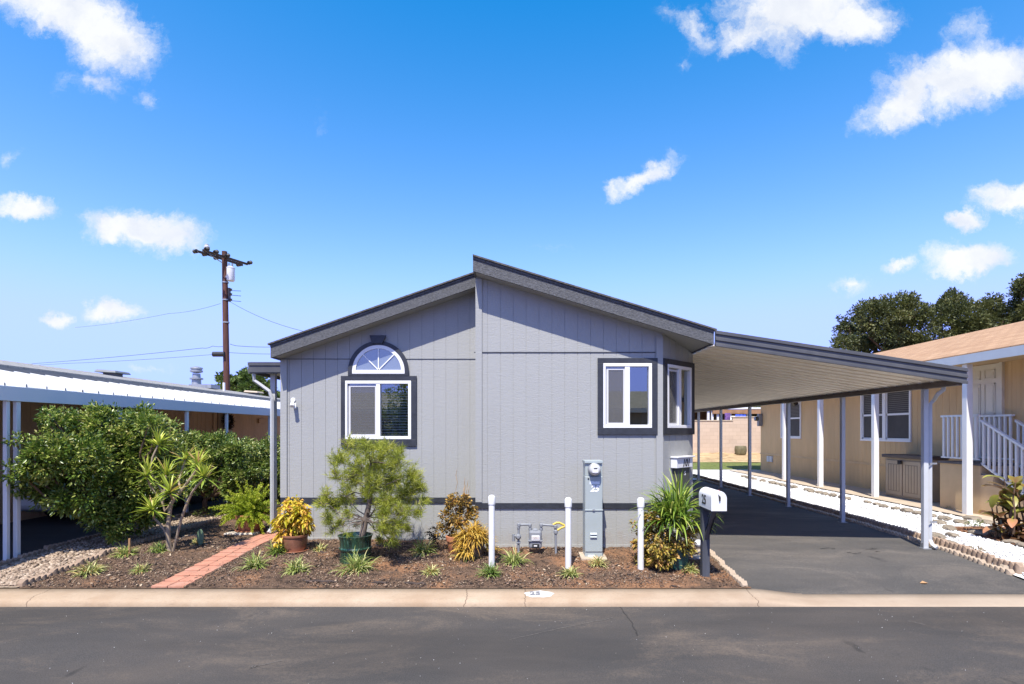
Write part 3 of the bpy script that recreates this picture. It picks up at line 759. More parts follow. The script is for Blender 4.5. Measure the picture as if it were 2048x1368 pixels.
# arched window
def arch():
    fr = FL; cu, cz = pxu(757.6, YL), pyz(743, YL); ro = 60.5*YL/F; ri_ = 52.5*YL/F; rg = 45.5*YL/F; n = 32
    ring = lambda r, z0: [(cu+r*math.cos(math.pi*k/n), z0+r*math.sin(math.pi*k/n)) for k in range(n+1)]
    def band(m, ra, rb, d0, d1, z0=cz):
        A, B = ring(ra, z0), ring(rb, z0)
        for k in range(n):
            m.hexa([fr.pt(*A[k], d1), fr.pt(*B[k], d1), fr.pt(*B[k], d0), fr.pt(*A[k], d0), fr.pt(*A[k+1], d1), fr.pt(*B[k+1], d1), fr.pt(*B[k+1], d0), fr.pt(*A[k+1], d0)])
    w = MB(); band(w, rg, ri_, 0, .028); w.fbox(fr, cu-ri_, cu+ri_, cz-.035, cz+.022, 0, .029); win = w.build('arched_window', M['vinyl'], HL)
    p = MB(); p.face([fr.pt(*a, .012) for a in ring(rg+.01, cz+.01)]); p.build('pane', M['archglass'], win)
    t = MB(); band(t, ri_, ro, 0, .034); t.fbox(fr, cu-ro, cu-ri_, cz-.035, cz, 0, .034); t.fbox(fr, cu+ri_, cu+ro, cz-.035, cz, 0, .034)
    t.fbox(fr, cu-ro, cu+ro, pyz(752, YL)+.001, cz-.036, 0, .034); t.build('trim', M['trim'], win)
    for a in (45, 90, 135):
        g = MB(); d = Vector((math.cos(R(a)), math.sin(R(a)))); nn = Vector((-d.y, d.x))*.008
        A = Vector((cu, cz+.02)); B = A+d*(rg)
        pts = [A-nn, B-nn, B+nn, A+nn]
        g.prism([fr.pt(v.x, v.y, .013) for v in pts], fr.n*.012); g.build('muntin', M['vinyl'], win)
    k = MB(); zz = (pyz(671.8, YL), pyz(688.5, YL))
    k.prism([fr.pt(pxu(746, YL), zz[1], .034), fr.pt(pxu(766.5, YL), zz[1], .034), fr.pt(pxu(774, YL), zz[0], .034), fr.pt(pxu(741, YL), zz[0], .034)], fr.n*.03)
    k.build('keystone', M['trim'], win, bev=.004)
arch()
# narrow awning along the left wall of the home
AW = thing('awning', (-4.1, 9.1, 0), 'narrow dark edged awning on posts along the grey home left wall', 'awning')
m = MB(); m.hexa([(-4.36, 8.86, 2.66), (-3.74, 8.86, 2.72), (-3.74, 20, 2.72), (-4.36, 20, 2.66), (-4.36, 8.86, 2.69), (-3.74, 8.86, 2.75), (-3.74, 20, 2.75), (-4.36, 20, 2.69)]); m.build('roof', M['white'], AW)
m = MB(); m.box(-4.38, -3.74, 8.82, 8.858, 2.61, 2.79); m.box(-4.40, -3.74, 8.805, 8.82, 2.735, 2.785); m.box(-4.40, -3.74, 8.805, 8.82, 2.625, 2.67); m.box(-4.42, -4.362, 8.86, 20, 2.61, 2.78); m.build('fascia', M['gutter'], AW)
m = MB(); m.box(-4.13, -4.05, 9.0, 9.08, -.02, 2.66); ps = m.build('post', M['postgrey'], AW, bev=.006)
for k in range(1, 4):
    c = ps.copy(); COL.objects.link(c); c.location = (0, 3.2*k, 0)
m = MB(); m.tube([(-4.33, 8.86, 2.62), (-4.33, 8.88, 2.5), (-4.12, 8.95, 2.33), (-4.08, 8.96, 2.2), (-4.08, 8.96, .12), (-4.1, 8.88, .04)], .033, 4); m.build('downspout', M['postgrey'], AW, bev=.004)
# security light on the left wall
p = P(585, 800, YL-.03)
SL = thing('security_light', (p.x, YL, p.z), 'white twin head security light on the upper left of the grey wall', 'security light')
m = MB(); m.lathe((p.x, YL, p.z), [(.035, 0), (.035, .015), (.02, .02)], 16, 'y'); m.build('base', M['vinyl'], SL, True)
m = MB(); m.tube([(p.x, YL-.02, p.z), (p.x+.02, YL-.08, p.z-.03)], .012); m.build('arm', M['vinyl'], SL)
m = MB(); m.tube([(p.x+.01, YL-.05, p.z-.02), (p.x+.03, YL-.11, p.z-.07), (p.x+.035, YL-.13, p.z-.1)], [.02, .028, .034], 14); m.build('lamp_head', M['vinyl'], SL, True)
m = MB(); m.tube([(p.x+.05, YL-.04, p.z-.05), (p.x+.055, YL-.07, p.z-.13)], [.016, .016], 12); m.build('sensor', M['vinyl'], SL, True)

# ---------------------------------------------------------------- carport
CP = thing('carport', (5.88, 8.0, 0), 'dark edged metal carport roof on slim posts beside the grey home', 'carport')
CX0, CX1, CY0, CY1 = 2.58, 5.86, 7.36, 19.4
def cz(x): return 2.88-(x-CX0)*.15     # underside level
M['pan'] = paint('cream_pan', (.84, .74, .6), .5, .07, 2.2, stretch=(.3, 2, 1), dirt=((.45, .38, .29), .35))
m = MB(); y = CY0+.03; prof = []
while y < CY1:
    prof += [(y, .0), (y+.17, .0), (y+.195, .055), (y+.225, .055), (y+.25, .0)]; y += .25
for (y0, a), (y1, b) in zip(prof, prof[1:]):
    if y1-y0 < 1e-6: continue
    xa = 2.66 if y0 < 7.62 else 2.645
    m.face([(xa, y0, cz(xa)+a), (CX1, y0, cz(CX1)+a), (CX1, y1, cz(CX1)+b), (xa, y1, cz(xa)+b)])
m.build('roof', M['pan'], CP, solid=.004)
m = MB()
def fasc(m, yo, yi, dz0, dz1):
    m.hexa([(CX0, yo, cz(CX0)+dz0), (CX1+.09, yo, cz(CX1+.09)+dz0), (CX1+.09, yi, cz(CX1+.09)+dz0), (CX0, yi, cz(CX0)+dz0),
            (CX0, yo, cz(CX0)+dz1), (CX1+.09, yo, cz(CX1+.09)+dz1), (CX1+.09, yi, cz(CX1+.09)+dz1), (CX0, yi, cz(CX0)+dz1)])
fasc(m, CY0, CY0+.028, -.055, .148); fasc(m, CY0-.02, CY0, .105, .152); fasc(m, CY0-.016, CY0, .02, .065); fasc(m, CY0-.02, CY0, -.06, -.02)
m.build('fascia', M['gutter'], CP, bev=.004)
m = MB(); zc = cz(CX1+.05)
m.box(CX1+.012, CX1+.09, CY0+.03, CY1, zc-.055, zc-.03); m.box(CX1+.075, CX1+.09, CY0+.03, CY1, zc-.03, zc+.11); m.build('gutter', M['gutter'], CP)
M['beam'] = paint('brown_beam', (.14, .115, .095), .6, .2, 4)
zb = cz(5.88)
m = MB(); m.box(5.84, 5.92, CY0+.04, CY1, zb-.085, zb-.003); m.build('beam', M['beam'], CP, bev=.006)
m = MB(); m.box(5.845, 5.915, 8.005, 8.075, -.06, zb-.086); ps = m.build('post', M['postgrey'], CP, bev=.008)
m = MB(); m.box(5.82, 5.94, 7.98, 8.1, -.035, -.02); m.box(5.835, 5.844, 8.01, 8.07, -.02, .05); bp = m.build('base_plate', M['steel'], ps)
for k in range(1, 6):
    c = ps.copy(); COL.objects.link(c); c.location = (0, 2.065*k, .03)
    b = bp.copy(); COL.objects.link(b); b.parent = c
gx = CX1+.06
m = MB(); m.tube([(gx, 7.72, zc-.05), (gx, 7.74, zc-.12), (gx-.03, 7.8, zc-.17), (5.99, 8.0, zc-.24), (5.96, 8.04, zc-.3), (5.96, 8.04, .1), (5.965, 8.0, .03), (5.975, 7.93, .0)], .034, 4); m.build('downspout', M['postgrey'], CP, bev=.006)
m = MB()
for z in (.35, 1.2):
    m = MB(); m.box(5.92, 6.02, 7.985, 7.992, z, z+.025); m.build('strap', M['steel'], CP)
# ---------------------------------------------------------------- bollards
def bollard(px, py, top, label):
    g = G(px, py); h = CAMZ-(top-CY)/F*g.y-g.z
    b = thing('bollard', g, label, 'bollard', 'white bollards guarding the meters')
    m = MB(); m.tube([(g.x, g.y, g.z-.05), (g.x, g.y, g.z+h-.1)], .039, 24); m.build('pipe', M['pvc'], b, True)
    m = MB(); m.lathe((g.x, g.y, g.z+h-.125), [(.046, 0), (.047, .008), (.047, .085), (.042, .1), (.03, .115), (.0, .122)], 24); m.build('cap', M['pvc'], b, True)
bollard(983.5, 1134, 989, 'white capped bollard left of the gas meter with grass at its foot')
bollard(1136.5, 1137, 994, 'white capped bollard between the gas meter and the electric pedestal')
bollard(1281.5, 1140, 994, 'white capped bollard against the potted coleus')
# ---------------------------------------------------------------- electric meter pedestal
M['green'] = paint('grey_green_enamel', (.31, .35, .345), .42, .05, 3, dirt=((.25, .29, .28), .2))
g = G(1187, 1118); X0, X1, Y0 = pxu(1169.8, g.y), pxu(1205.2, g.y), g.y
EP = thing('meter_pedestal', g, 'grey green electric meter pedestal numbered 25 between two bollards', 'electric meter')
zp = lambda py: pyz(py, Y0)
m = MB(); m.box(X0, X1, Y0, Y0+.26, -.05, zp(952.5)); m.box(X0+.004, X1-.004, Y0+.012, Y0+.26, zp(952.3), zp(925)); m.build('cabinet', M['green'], EP, bev=.005)
m = MB(); m.box(X0-.006, X1+.006, Y0-.014, Y0+.265, zp(926.5), zp(921.5)); m.build('lid', M['green'], EP, bev=.004)
m = MB(); m.box(X0+.006, X1-.006, Y0-.014, Y0-.001, zp(1019), zp(953.5)); m.build('door', M['green'], EP, bev=.004)
m = MB(); m.box(X0+.004, X1-.004, Y0-.012, Y0-.001, zp(1103), zp(1022)); m.box(X0-.002, X1+.002, Y0-.022, Y0-.001, zp(1021.5), zp(1018.5)); lv = m.build('door', M['green'], EP, bev=.004)
for zz in (1066.5, 1072):
    m = MB(); c = (X0+X1)/2-.005
    m.hexa([(c-.045, Y0-.013, zp(zz+2)), (c+.045, Y0-.013, zp(zz+2)), (c+.045, Y0-.012, zp(zz-1.5)), (c-.045, Y0-.012, zp(zz-1.5)), (c-.045, Y0-.034, zp(zz+2)), (c+.045, Y0-.034, zp(zz+2)), (c+.045, Y0-.014, zp(zz-1.5)), (c-.045, Y0-.014, zp(zz-1.5))]); m.build('louvre', M['green'], lv)
c = P(1188.5, 938.5, Y0)
m = MB(); m.lathe((c.x, Y0+.012, c.z), [(.086, 0), (.086, .045), (.08, .05)], 32, 'y'); mr_ = m.build('meter_ring', M['steel'], EP, True)
M['dome'] = paint('meter_dome', (.48, .48, .47), .12, .1, 9, spec=.8)
m = MB(); m.lathe((c.x, Y0-.035, c.z), [(.078, 0), (.077, .05), (.072, .075), (.06, .09), (.04, .1), (.0, .104)], 32, 'y'); dm = m.build('meter', M['dome'], EP, True)
m = MB(); m.box(c.x-.022, c.x+.022, Y0-.1405, Y0-.132, c.z+.012, c.z+.026); m.build('display', M['black'], dm)
m = MB(); m.box(c.x-.04, c.x+.035, Y0-.139, Y0-.13, c.z-.035, c.z+.008); m.build('label_plate', M['white'], dm)
text_obj('25', .115, 'digits', M['digitw'], text_mtx((P(1188.5, 977, Y0).x, Y0-.0155, P(0, 977.5, Y0).z), (1, 0, 0), (0, 0, 1)), EP, .0006, .3, .004)
a_, b_ = P(1179, 968.5, Y0), P(1199, 962.5, Y0)
m = MB(); m.box(a_.x, b_.x, Y0-.0155, Y0-.0145, a_.z, b_.z); m.build('sticker', paint('pale_sticker', (.62, .66, .68), .5, .25, 60), EP)
m = MB(); m.tube([(X0+.045, Y0-.02, zp(957.5)), (X0+.045, Y0-.005, zp(957.5))], .011, 10); m.build('latch', M['black'], EP)
m = MB(); m.box(X0+.1, X0+.13, Y0-.03, Y0-.012, zp(1021), zp(1018)); m.build('latch', M['steel'], EP)
m = MB(); m.box(X0+.04, X0+.13, Y0-.013, Y0-.0005, zp(1114.5), zp(1110)); m.build('tag', M['white'], EP)
m = MB(); m.box(X0-.06, X1+.05, Y0-.09, Y0+.3, -.12, .0); pdm = m.build('concrete_pad', M['slab'], EP, bev=.01)
# ---------------------------------------------------------------- gas meter
M['gas'] = paint('gas_grey', (.2, .21, .225), .5, .1, 6, dirt=((.2, .15, .12), .3))
GY = 7.62
GM = thing('gas_meter', (pxu(1070, GY), GY, 0), 'grey gas meter on its pipe loop between two white bollards', 'gas meter')
q_ = lambda px, py: P(px, py, GY)
a, b = q_(1057.5, 1096), q_(1083.5, 1060)
m = MB(); m.box(a.x, b.x, GY-.06, GY+.06, a.z, b.z); bd = m.build('meter_body', M['gas'], GM, bev=.03)
m = MB(); m.box(a.x-.012, b.x+.012, GY-.075, GY+.07, q_(0, 1081.5).z, q_(0, 1079).z); m.build('flange', M['gas'], bd, bev=.004)
m = MB(); m.lathe(q_(1070.5, 1060)-Vector((0, 0, .02)), [(.045, 0), (.045, .025), (.02, .045), (0, .047)], 20); m.build('dome', M['gas'], bd, True)
a, b = q_(1063, 1079), q_(1079, 1069.5)
m = MB(); m.box(a.x, b.x, GY-.084, GY-.058, a.z, b.z); ix = m.build('index_box', M['white'], bd, bev=.004)
m = MB(); m.box(a.x+.012, b.x-.012, GY-.087, GY-.0845, a.z+.02, b.z-.012); m.build('dial', paint('dial_face', (.5, .45, .42), .4, .5, 70), ix)
a, b = q_(1064.5, 1095), q_(1078, 1086.5)
m = MB(); m.box(a.x, b.x, GY-.064, GY-.06, a.z, b.z); pl = m.build('badge', M['black'], bd)
a, b = q_(1067.5, 1091), q_(1074, 1088.5)
m = MB(); m.box(a.x, b.x, GY-.066, GY-.0645, a.z, b.z); m.build('sticker', M['white'], pl)
def pipe(pts, r, name='pipe'):
    m = MB(); m.tube([q_(*p) for p in pts], r, 12); o = m.build(name, M['gas'], GM, True); return o
pipe([(1037, 1106), (1037, 1052), (1037.5, 1050), (1039, 1049.2), (1058, 1049), (1060, 1050), (1060.5, 1052), (1060.5, 1062)], .0165)
pipe([(1082, 1062), (1082, 1052), (1082.5, 1050), (1084, 1049.2), (1108, 1051), (1110, 1052), (1111, 1054), (1112, 1112)], .0165)
for px, py, r in ((1038, 1050, .026), (1060, 1050.5, .025), (1082.5, 1050.5, .026), (1111, 1053.5, .027), (1111.5, 1064, .029), (1037, 1055, .023)):
    m = MB(); c = q_(px, py); m.lathe(c-Vector((0, 0, r)), [(r*.6, 0), (r, r*.4), (r, r*1.6), (r*.6, r*2)], 14); m.build('elbow', M['gas'], GM, True)
for px in (1060.5, 1082):
    m = MB(); c = q_(px, 1058); m.lathe(c-Vector((0, 0, .018)), [(.027, 0), (.027, .03)], 6); m.build('union_nut', M['gas'], GM)
m = MB(); c = q_(1036.5, 1073); m.lathe(c-Vector((0, -.03, 0)), [(.035, 0), (.04, .02), (.04, .06), (.02, .09)], 16, 'y'); m.build('regulator', M['gas'], GM, True)
m = MB(); c = q_(1029, 1073); m.tube([q_(1036, 1073), q_(1026.5, 1071)], .018, 12); m.tube([q_(1027, 1068), q_(1027, 1082)], .022, 12); m.build('vent_cap', M['gas'], GM, True)
m = MB(); c = q_(1037, 1085); m.box(c.x-.03, c.x+.03, GY-.03, GY+.03, c.z-.012, c.z+.012); m.build('shutoff_valve', M['gas'], GM, bev=.005)
M['yellow'] = paint('yellow_wrap', (.58, .42, .07), .5, .12, 9)
m = MB(); m.tube([q_(1106, 1049.5), q_(1113, 1045.5), q_(1119, 1045.5), q_(1127, 1049.5), q_(1131, 1052.5)], .015, 10); m.tube([q_(1131, 1052.5), q_(1122, 1056), q_(1115, 1060.5)], .015, 10); m.build('yellow_hose', M['yellow'], GM, True)
# ---------------------------------------------------------------- kerbside mailbox
M['mail'] = paint('mailbox_white', (.7, .7, .7), .35, .02, 3)
M['post'] = paint('mailbox_post', (.05, .055, .068), .75, .3, 8, 40, .4, (1, 1, .2))
MX0, MX1, MY0, MY1, MZ0, MZ1 = 2.155, 2.325, 6.27, 6.72, .778, 1.005
MBX = thing('mailbox', (2.21, 6.66, -.08), 'white arched mailbox numbered 25 on a dark wooden post', 'mailbox')
m = MB(); m.box(2.165, 2.255, 6.615, 6.705, -.12, .752); m.build('post', M['post'], MBX, bev=.006)
m = MB(); m.hexa([(2.19, 6.613, .45), (2.235, 6.613, .45), (2.235, 6.613, .38), (2.19, 6.613, .38), (2.19, 6.33, .752), (2.235, 6.33, .752), (2.235, 6.4, .752), (2.19, 6.4, .752)]); m.build('brace', M['post'], MBX)
m = MB(); m.box(2.17, 2.31, 6.3, 6.7, .7525, .7775); m.build('platform', M['post'], MBX, bev=.003)
def arc_poly(y, ins=0.):
    w = (MX1-MX0)/2-ins; cx = (MX0+MX1)/2; pts = [(cx-w, y, MZ0+ins), (cx+w, y, MZ0+ins)]
    zc_ = MZ1-w-ins*0
    return pts+[(cx+w*math.cos(math.pi*k/20), y, zc_+w*math.sin(math.pi*k/20)) for k in range(21)]
m = MB(); m.prism(arc_poly(MY0+.012), (0, MY1-MY0-.012, 0)); bx = m.build('box', M['mail'], MBX, True)
m = MB(); m.prism(arc_poly(MY0-.004, -.004), (0, .015, 0)); dr = m.build('door', M['mail'], MBX, bev=.003)
m = MB(); m.prism([((MX0+MX1)/2+x, MY0-.02, z) for x, z in ((-.008, .965), (.0, .95), (.01, .945), (.014, .925), (.012, .895), (.004, .885), (-.003, .892), (-.006, .93), (-.011, .962))], (0, .015, 0)); m.build('latch', M['black'], dr)
text_obj('25', .155, 'digits', M['digit'], text_mtx((MX0-.002, 6.53, .872), (0, -1, 0), (0, 0, 1)), bx, .001, 0, .003)
m = MB(); m.box(MX1+.001, MX1+.006, 6.5, 6.53, .83, .99); m.build('flag', paint('flag_red', (.4, .03, .03), .4), MBX)
# ---------------------------------------------------------------- white box on the angled wall
WB = thing('wall_box', FB.pt(bt(1358), 1.0, 0), 'white wall box with black numerals on the angled grey wall', 'letter box')
u0, u1 = bt(1341.5), bt(1373); z1 = pyz(915, 8.25); z0 = pyz(935, 8.25)
m = MB(); m.fbox(FB, u0, u1, z0, z1, 0, .1); wbx = m.build('box', M['mail'], WB, bev=.006)
m = MB(); m.fbox(FB, u0-.015, u1+.03, z1, z1+.022, 0, .13); m.build('lid', M['mail'], WB, bev=.005)
um = u0+(u1-u0)*.58; cp = FB.pt(um, (z0+z1)/2-.006, .102)
text_obj('101', .145, 'digits', M['digit'], text_mtx(cp, FB.u, (0, 0, 1)), wbx, .001, .25, .006)
m = MB(); m.fbox(FB, u0+.05, u1-.03, pyz(985, 8.25), z0-.004, 0, .07); lo = m.build('newspaper_box', paint('dark_box', (.06, .065, .055), .6, .2, 8), WB, bev=.006)
text_obj('S', .09, 'digits', M['digitw'], text_mtx(FB.pt(um+.02, pyz(947, 8.25), .072), FB.u, (0, 0, 1)), lo, .001)
# pale ornament and stones at the corner of the driveway
g = G(1397, 1106)
GO = thing('garden_ornament', g, 'small round pale stone ornament on a pedestal behind the mailbox post', 'ornament')
m = MB(); m.lathe(g-Vector((0, 0, .02)), [(.05, 0), (.055, .03), (.035, .05), (.03, .09), (.045, .11), (.02, .115)], 20); m.build('pedestal', M['slab'], GO, True)
m = MB(); m.lathe(g+Vector((0, 0, .085)), [(.0, 0), (.035, .005), (.058, .03), (.062, .05), (.05, .08), (.025, .098), (0, .1)], 20); m.build('ball', M['mail'], GO, True)
M['palerock'] = paint('pale_rock', (.5, .44, .36), .9, .2, 9, 30, .5)
for px, py, s, lb in ((1392, 1117, (.13, .09, .035), 'flat pale stone slab beside the teal flower pot'), (1378, 1100, (.05, .045, .05), 'small rounded pale stone leaning on the ornament'), (1388, 1096, (.045, .04, .045), 'round pale stone touching the corner of the angled wall')):
    g = G(px, py); o = rock_mesh('pale_stone', (g.x, g.y, g.z+s[2]*.5), *s, M['palerock']); tag(o, lb, 'stone')
# fallen leaf, bark strips
g = G(1848, 1168, zd)
m = MB(); m.face([g+Vector((-.05, 0, .012)), g+Vector((0, -.03, .02)), g+Vector((.05, .005, .012)), g+Vector((.0, .03, .03))]); o = m.build('fallen_leaf', paint('dry_leaf', (.38, .22, .1), .8, .2, 20), loc=g, solid=.002); tag(o, 'dry tan leaf lying alone on the sunlit driveway', 'leaf')
M['bark'] = paint('bark_strip', (.055, .038, .03), .9, .4, 15, 30, .6)
bl = [(640, 1166, .42, 'longest dark bark strip lying near the curb below the green drum pot'), (760, 1168, .2, 'short dark bark strip near the curb right of the brick path'), (830, 1170, .26, 'dark bark strip near the curb below the pale liriope clump'), (645, 1107, .14, 'bark piece beside the brown glazed pot')]
for px, py, L, lb in bl:
    g = G(px, py); m = MB(); a = random.uniform(-.25, .25)
    pts = [g+Vector((L*(k/5-.5), a*L*(k/5-.5)+random.uniform(-.012, .012), .014+.012*random.random())) for k in range(6)]
    m.tube(pts, [.006, .014, .016, .013, .015, .005], 6); o = m.build('bark_strip', M['bark'], loc=g); tag(o, lb, 'bark')
# ---------------------------------------------------------------- right neighbour: tan home with brown shingle roof
NW = 9.7
NR = thing('mobile_home', (9.7, 12, 0), 'tan mobile home with brown shingle roof and white porch posts', 'mobile home')
FN = Fr((NW, 0), (0, 1), (-1, 0))
def yat(px, X=NW): return X*F/(px-CX)
wA = (yat(1820), yat(1725), 1.45, 2.73); wB = (yat(1601), yat(1564), 1.45, 2.75)
siding(FN, 3.0, 22.4, -.05, lambda u: 3.12, [wA, wB], NR, M['tan'], .1, .2)
m = MB(); m.face([(NW, 22.4, -.05), (16, 22.4, -.05), (16, 22.4, 4.0), (14, 22.4, 4.6), (NW, 22.4, 3.12)]); m.face([(NW, 3, -.05), (16, 3, -.05), (16, 3, 4.0), (14, 3, 4.6), (NW, 3, 3.12)]); m.build('wall', M['tan'], NR)
m = MB(); m.fbox(FN, 3., 22.4, .72, .78, 0, .025); m.build('trim_band', M['tanplain'], NR)
def mk_shingle(name, a, b, c):
    m = NT(name); v = m.coords()
    x = m.n('ShaderNodeSeparateXYZ', {0: v}); cv = m.n('ShaderNodeCombineXYZ', {0: x.outputs[1], 1: x.outputs[0], 2: 0.}).outputs[0]
    br = m.n('ShaderNodeTexBrick', {'Vector': cv, 'Color1': a, 'Color2': c, 'Mortar': sc3(a, .55), 'Scale': 1., 'Mortar Size': .012, 'Mortar Smooth': .4, 'Brick Width': .31, 'Row Height': .15, 'Bias': -.1})
    n = m.noise(m.coords((5, .5, 5)), 3.2, 5, .75); f = m.noise(v, 45, 4, .7)
    col = m.mix(m.maprange(n, .35, .65), m.mix(.55, br.outputs['Color'], sc3(b, .85)), m.mix(.45, br.outputs['Color'], sc3(c, 1.1)))
    col = m.mix(m.math('MULTIPLY', m.maprange(f, .4, .7), .4), col, sc3(a, .6))
    h = m.math('ADD', m.math('MULTIPLY', br.outputs['Fac'], -1.), m.math('MULTIPLY', f, .5))
    return m.done(m.pr(col, .95, h, .8, .012))
M['brownroof'] = mk_shingle('brown_shingles', (.29, .155, .07), (.4, .22, .11), (.52, .33, .185))
M['greyroof'] = mk_shingle('grey_shingles', (.2, .19, .175), (.27, .26, .24), (.34, .325, .3))
EX, EZ0, EZ1 = 8.6, 2.99, 3.16
m = MB(); m.hexa([(EX-.02, 3, EZ1-.0), (14, 3, 4.72), (14, 22.7, 4.72), (EX-.02, 22.7, EZ1), (EX-.02, 3, EZ1+.02), (14, 3, 4.75), (14, 22.7, 4.75), (EX-.02, 22.7, EZ1+.02)])
m.hexa([(14, 3, 4.72), (19, 3, 3.2), (19, 22.7, 3.2), (14, 22.7, 4.72), (14, 3, 4.75), (19, 3, 3.23), (19, 22.7, 3.23), (14, 22.7, 4.75)])
rf = m.build('roof', M['brownroof'], NR)
M['bluewhite'] = paint('pale_fascia', (.46, .5, .52), .5, .05, 3)
m = MB(); m.box(EX-.03, EX, 3, 22.7, EZ0, EZ1-.003); m.hexa([(EX, 22.68, EZ0), (14, 22.68, 4.55), (14, 22.71, 4.55), (EX, 22.71, EZ0), (EX, 22.68, EZ1-.003), (14, 22.68, 4.715), (14, 22.71, 4.715), (EX, 22.71, EZ1-.003)]); m.build('fascia', M['bluewhite'], rf)
m = MB(); m.box(EX+.001, NW, 3, 22.6, EZ0+.08, EZ0+.1); m.build('soffit', M['tanplain'], rf)
m = MB(); m.box(8.66, 8.78, 10.72, 10.84, .0, EZ0-.001); ps = m.build('post', M['white'], NR, bev=.006)
for yy in (13.6, 16.1, 18.3): c = ps.copy(); COL.objects.link(c); c.location = (0, yy-10.78, 0)
M['dimblind'] = paint('dim_blind', (.17, .16, .15), .7, .1)
def dhung(fr, u0, u1, z0, z1, units):
    w = MB(); k = .055
    w.fbox(fr, u0-k, u1+k, z1, z1+k, 0, .03); w.fbox(fr, u0-k, u1+k, z0-k, z0, 0, .035); w.fbox(fr, u0-k, u0, z0, z1, 0, .03); w.fbox(fr, u1, u1+k, z0, z1, 0, .03)
    for i in range(1, units):
        c = u0+(u1-u0)*i/units; w.fbox(fr, c-.06, c+.06, z0, z1, -.05, .03)
    win = w.build('window', M['vinyl'], NR)
    for i in range(units):
        a = u0+(u1-u0)*i/units+(.06 if i else 0); b = u0+(u1-u0)*(i+1)/units-(.06 if i < units-1 else 0)
        s = MB(); zm = (z0+z1)/2+.02
        for (p0, p1, q0, q1) in ((a, b, zm-.025, zm+.025), (a, a+.035, z0, z1), (b-.035, b, z0, z1), (a, b, z0, z0+.035), (a, b, z1-.035, z1)): s.fbox(fr, p0, p1, q0, q1, -.05, .004)
        s.build('sash', M['vinyl'], win)
        p = MB(); p.face([fr.pt(a, z0, -.02), fr.pt(b, z0, -.02), fr.pt(b, z1, -.02), fr.pt(a, z1, -.02)]); p.build('pane', M['screen2'], win)
        bl = MB(); z = zm+.03
        while z < z1-.03: bl.fbox(fr, a+.035, b-.035, z, z+.012, -.019, -.014); z += .05
        bl.build('blind', M['dimblind'], win)
    b = MB(); b.face([fr.pt(u0-.1, z0-.1, -.3), fr.pt(u1+.1, z0-.1, -.3), fr.pt(u1+.1, z1+.1, -.3), fr.pt(u0-.1, z1+.1, -.3)])
    for (a, c) in (((u0, z0), (u1, z0)), ((u1, z0), (u1, z1)), ((u1, z1), (u0, z1)), ((u0, z1), (u0, z0))): b.face([fr.pt(*a, -.01), fr.pt(*c, -.01), fr.pt(*c, -.3), fr.pt(*a, -.3)])
    b.build('interior', M['room'], win)
dhung(FN, *wA, 2); dhung(FN, *wB, 1)
# six panel door
M['door'] = paint('cream_door', (.66, .6, .48), .45, .04, 3)
d0, d1 = yat(2003), yat(1937); dz0, dz1 = 1.04, 3.06
m = MB(); m.fbox(FN, d0, d1, dz0, dz1, .0, .04); dr = m.build('door', M['door'], NR)
m = MB(); m.fbox(FN, d0-.07, d0, dz0, dz1+.05, 0, .055); m.fbox(FN, d1, d1+.07, dz0, dz1+.05, 0, .055); m.build('door_frame', M['door'], dr)
w = d1-d0
for a, b, c, e in ((.12, .44, 1.72, 1.9), (.56, .88, 1.72, 1.9), (.12, .44, .98, 1.62), (.56, .88, .98, 1.62), (.12, .44, .18, .84), (.56, .88, .18, .84)):
    m = MB(); u0, u1, z0, z1 = d0+w*a, d0+w*b, dz0+c, dz0+e
    m.fbox(FN, u0, u1, z0, z0+.018, .04, .055); m.fbox(FN, u0, u1, z1-.018, z1, .04, .055); m.fbox(FN, u0, u0+.018, z0, z1, .04, .055); m.fbox(FN, u1-.018, u1, z0, z1, .04, .055)
    m.fbox(FN, u0+.05, u1-.05, z0+.05, z1-.05, .04, .048); m.build('door_panel', M['door'], dr)
m = MB(); m.lathe(FN.pt(d1-.08, dz0+.95, .1), [(.0, 0), (.03, .01), (.03, .04), (0, .05)], 12); m.build('knob', M['steel'], dr, True)
